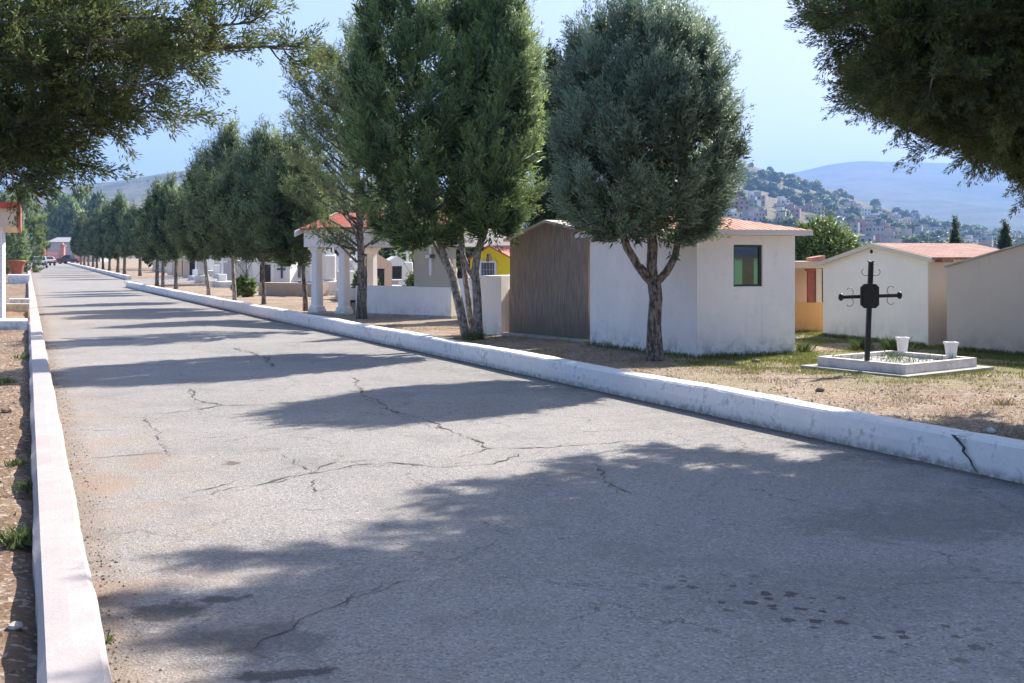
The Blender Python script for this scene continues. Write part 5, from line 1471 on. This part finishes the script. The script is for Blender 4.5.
hill('mountain', [(300, 240), (600, 205), (700, 185), (790, 173), (805, 169), (820, 166), (835, 162), (850, 159.5), (870, 159.5), (900, 162), (945, 163.5), (1000, 166), (1060, 172), (1200, 180), (1500, 200)],
     1500, 4200, 5400, HM, 300, 1500, 150, 36, 1.2, .035, 4, .0013, gully=.10)

# houses scattered over the right hillside
rr = random.Random(77)
def house_mesh(w, l, h, mat, dark, kind):
    mb = MB(); mb.box((0, 0, h / 2 - 1.5), (w, l, h + 3), 0, 0)
    z = h + .02
    if kind == 0:
        for (x, y, sx, sy) in ((0, -l / 2 + .1, w, .2), (0, l / 2 - .1, w, .2), (-w / 2 + .1, 0, .2, l - .42), (w / 2 - .1, 0, .2, l - .42)): mb.box((x, y, h + .27), (sx, sy, .5))
        mb.lathe((w * .2, l * .2, h + .02), [(.5, 0), (.55, .1), (.55, 1.0), (.3, 1.3)], 8, 1)
    elif kind == 1:
        mb.box((-w * .2, l * .15, h + 1.3), (w * .55, l * .6, 2.56), 0, 0)
    n = max(2, int(w / 2.4))
    for fl in range(max(1, int(h / 2.8))):
        for i in range(n):
            x = -w / 2 + w * (i + .5) / n
            mb.box((x, -l / 2 - .02, 1.5 + 2.8 * fl), (.95, .1, 1.15), 0, 1)
        for yy in (-l * .2, l * .22): mb.box((-w / 2 - .02, yy, 1.5 + 2.8 * fl), (.1, .95, 1.1), 0, 1)
    return mb
cols = {'white': (.62, .60, .58), 'pinkish': (.52, .38, .33), 'grey': (.36, .34, .33), 'tan': (.46, .37, .29), 'brick-coloured': (.36, .22, .17), 'yellowish': (.55, .46, .30)}
hm = {k: m_simple('house_' + k.split('-')[0], v, .9, .12, .6, 0) for k, v in cols.items()}
protos = []
for i, (nm, k) in enumerate([(a, b_) for a in cols for b_ in (0, 1)]):
    w, l, h = rr.uniform(6, 9), rr.uniform(5, 8), rr.choice([3, 3, 5.6, 5.8])
    protos.append((house_mesh(w, l, h, None, None, k).build('hillside_house', [hm[nm], DARKIN]), nm))
placed = []; first = set()
tries = 0
while len(placed) < 285 and tries < 9000:
    tries += 1
    px = rr.uniform(725, 1075); t = rr.uniform(.02, .93)
    lim = np.interp(px, [725, 780, 840, 890, 960, 1075], [.50, .46, .66, .84, .95, .96])
    if t > lim or (t > lim - .2 and rr.random() < .6): continue
    p = surf(px, round(t * 43) / 43)
    if any((p.x - q.x) ** 2 + (p.y - q.y) ** 2 < 100 for q in placed): continue
    placed.append(p); k = rr.randrange(len(protos))
    src, nm = protos[k]
    if k in first: o = src.copy(); col.objects.link(o)
    else: o = src; first.add(k)
    o.location = (p.x, p.y, p.z - .3); o.rotation_euler.z = rr.choice([-.5, -.3, .1, .4, .6]) + rr.uniform(-.1, .1); s = rr.uniform(.8, 1.1); o.scale = (s, s, s)
    tag(o, f'tiny {nm} flat-roofed house among the houses spread over the right hillside', 'house', 'houses on the hillside')
bl = [broad((0, 0, 0), 1.0, 1.75, LF_DARK, 201, 'x', 60, 'bush', 'hillside_bush', 'bushes on the hillside', .15, (.3, .2)), broad((0, 0, 0), 1.0, 1.9, LF_MID, 202, 'x', 60, 'bush', 'hillside_bush', 'bushes on the hillside', .15, (.3, .2))]
nb = 0; tries = 0
while nb < 200 and tries < 5000:
    tries += 1
    px = rr.uniform(715, 1060) if nb < 185 else rr.uniform(525, 560); t = rr.uniform(.05, .97)
    p = surf(px, round(t * 43) / 43)
    if any((p.x - q.x) ** 2 + (p.y - q.y) ** 2 < 30 for q in placed): continue
    o = bl[nb % 2] if nb < 2 else copy_tree(bl[nb % 2])
    s = rr.uniform(1.6, 4.2); o.location = (p.x, p.y, p.z - .3); o.rotation_euler.z = rr.uniform(0, 6); o.scale = (s * rr.uniform(1, 1.5), s * rr.uniform(1, 1.5), s)
    o['label'] = 'round green bush on the slope above and between the hillside houses'; nb += 1

# ------------------------------------------------------------------ air, light, camera
t = NT('air'); pv = t.n('ShaderNodeVolumePrincipled')
pv.inputs['Color'].default_value = HAZE_C; pv.inputs['Density'].default_value = HAZE_D; pv.inputs['Anisotropy'].default_value = .15
t.t.links.new(pv.outputs[0], t.out.inputs['Volume'])
hz = MB(); hz.add([(-6050, -6050, -1.1), (6050, -6050, -1.1), (6050, 6050, -1.1), (-6050, 6050, -1.1), (-6050, -6050, 480), (6050, -6050, 480), (6050, 6050, 480), (-6050, 6050, 480)],
                  [(3, 2, 1, 0), (4, 5, 6, 7), (0, 1, 5, 4), (1, 2, 6, 5), (2, 3, 7, 6), (3, 0, 4, 7)])
tag(hz.build('haze', t.mat), kind='stuff')

w = bpy.data.worlds.new('World'); scene.world = w; w.use_nodes = True
nt = w.node_tree; nt.nodes.clear()
sky = nt.nodes.new('ShaderNodeTexSky'); sky.sky_type = 'NISHITA'; sky.sun_disc = False
sky.sun_elevation = math.radians(SUN_EL); sky.sun_rotation = math.radians(SUN_AZ)      # azimuth clockwise from +Y
sky.altitude = 1500; sky.air_density = 1.0; sky.dust_density = SKY_DUST; sky.ozone_density = 3.0
bgd = nt.nodes.new('ShaderNodeBackground'); bgd.inputs['Strength'].default_value = SKY_S
ow = nt.nodes.new('ShaderNodeOutputWorld'); gm = nt.nodes.new('ShaderNodeGamma'); gm.inputs[1].default_value = .40
hs = nt.nodes.new('ShaderNodeHueSaturation'); hs.inputs['Saturation'].default_value = 1.9
nt.links.new(sky.outputs[0], gm.inputs[0]); nt.links.new(gm.outputs[0], hs.inputs['Color']); mu = nt.nodes.new('ShaderNodeMix'); mu.data_type = 'RGBA'; mu.blend_type = 'MULTIPLY'; mu.inputs[0].default_value = 1; mu.inputs[7].default_value = (.98, .95, 1.0, 1)
nt.links.new(hs.outputs[0], mu.inputs[6]); nt.links.new(mu.outputs[2], bgd.inputs[0]); nt.links.new(bgd.outputs[0], ow.inputs[0])
sl = bpy.data.lights.new('sun', 'SUN'); sl.energy = SUN_S; sl.angle = math.radians(.53); sl.color = (1, .945, .86)
so = bpy.data.objects.new('sun', sl); col.objects.link(so)
az, el = math.radians(SUN_AZ), math.radians(SUN_EL)
dirv = Vector((math.sin(az) * math.cos(el), math.cos(az) * math.cos(el), math.sin(el)))
so.rotation_euler = dirv.to_track_quat('Z', 'Y').to_euler()

cam = bpy.data.cameras.new('camera'); co = bpy.data.objects.new('camera', cam); col.objects.link(co)
cam.sensor_width = 36; cam.sensor_fit = 'HORIZONTAL'; cam.lens = 36 * F / 1024
cam.shift_y = -(341.5 - YH) / 1024
co.location = (0, 0, H); co.rotation_euler = (math.radians(90), 0, 0)
cam.clip_start = .1; cam.clip_end = 20000
scene.camera = co
scene.view_settings.view_transform = 'Standard'; scene.view_settings.look = 'None'
scene.view_settings.exposure = EXPOSURE; scene.view_settings.gamma = 1
scene.view_settings.use_curve_mapping = False
cy = scene.cycles
cy.use_denoising = True
try: cy.denoiser = 'OPENIMAGEDENOISE'
except Exception: pass
cy.max_bounces = 6; cy.diffuse_bounces = 3; cy.glossy_bounces = 2; cy.transmission_bounces = 4; cy.transparent_max_bounces = 6; cy.volume_bounces = 0
cy.caustics_reflective = cy.caustics_refractive = False
cy.use_adaptive_sampling = True; cy.adaptive_threshold = .02
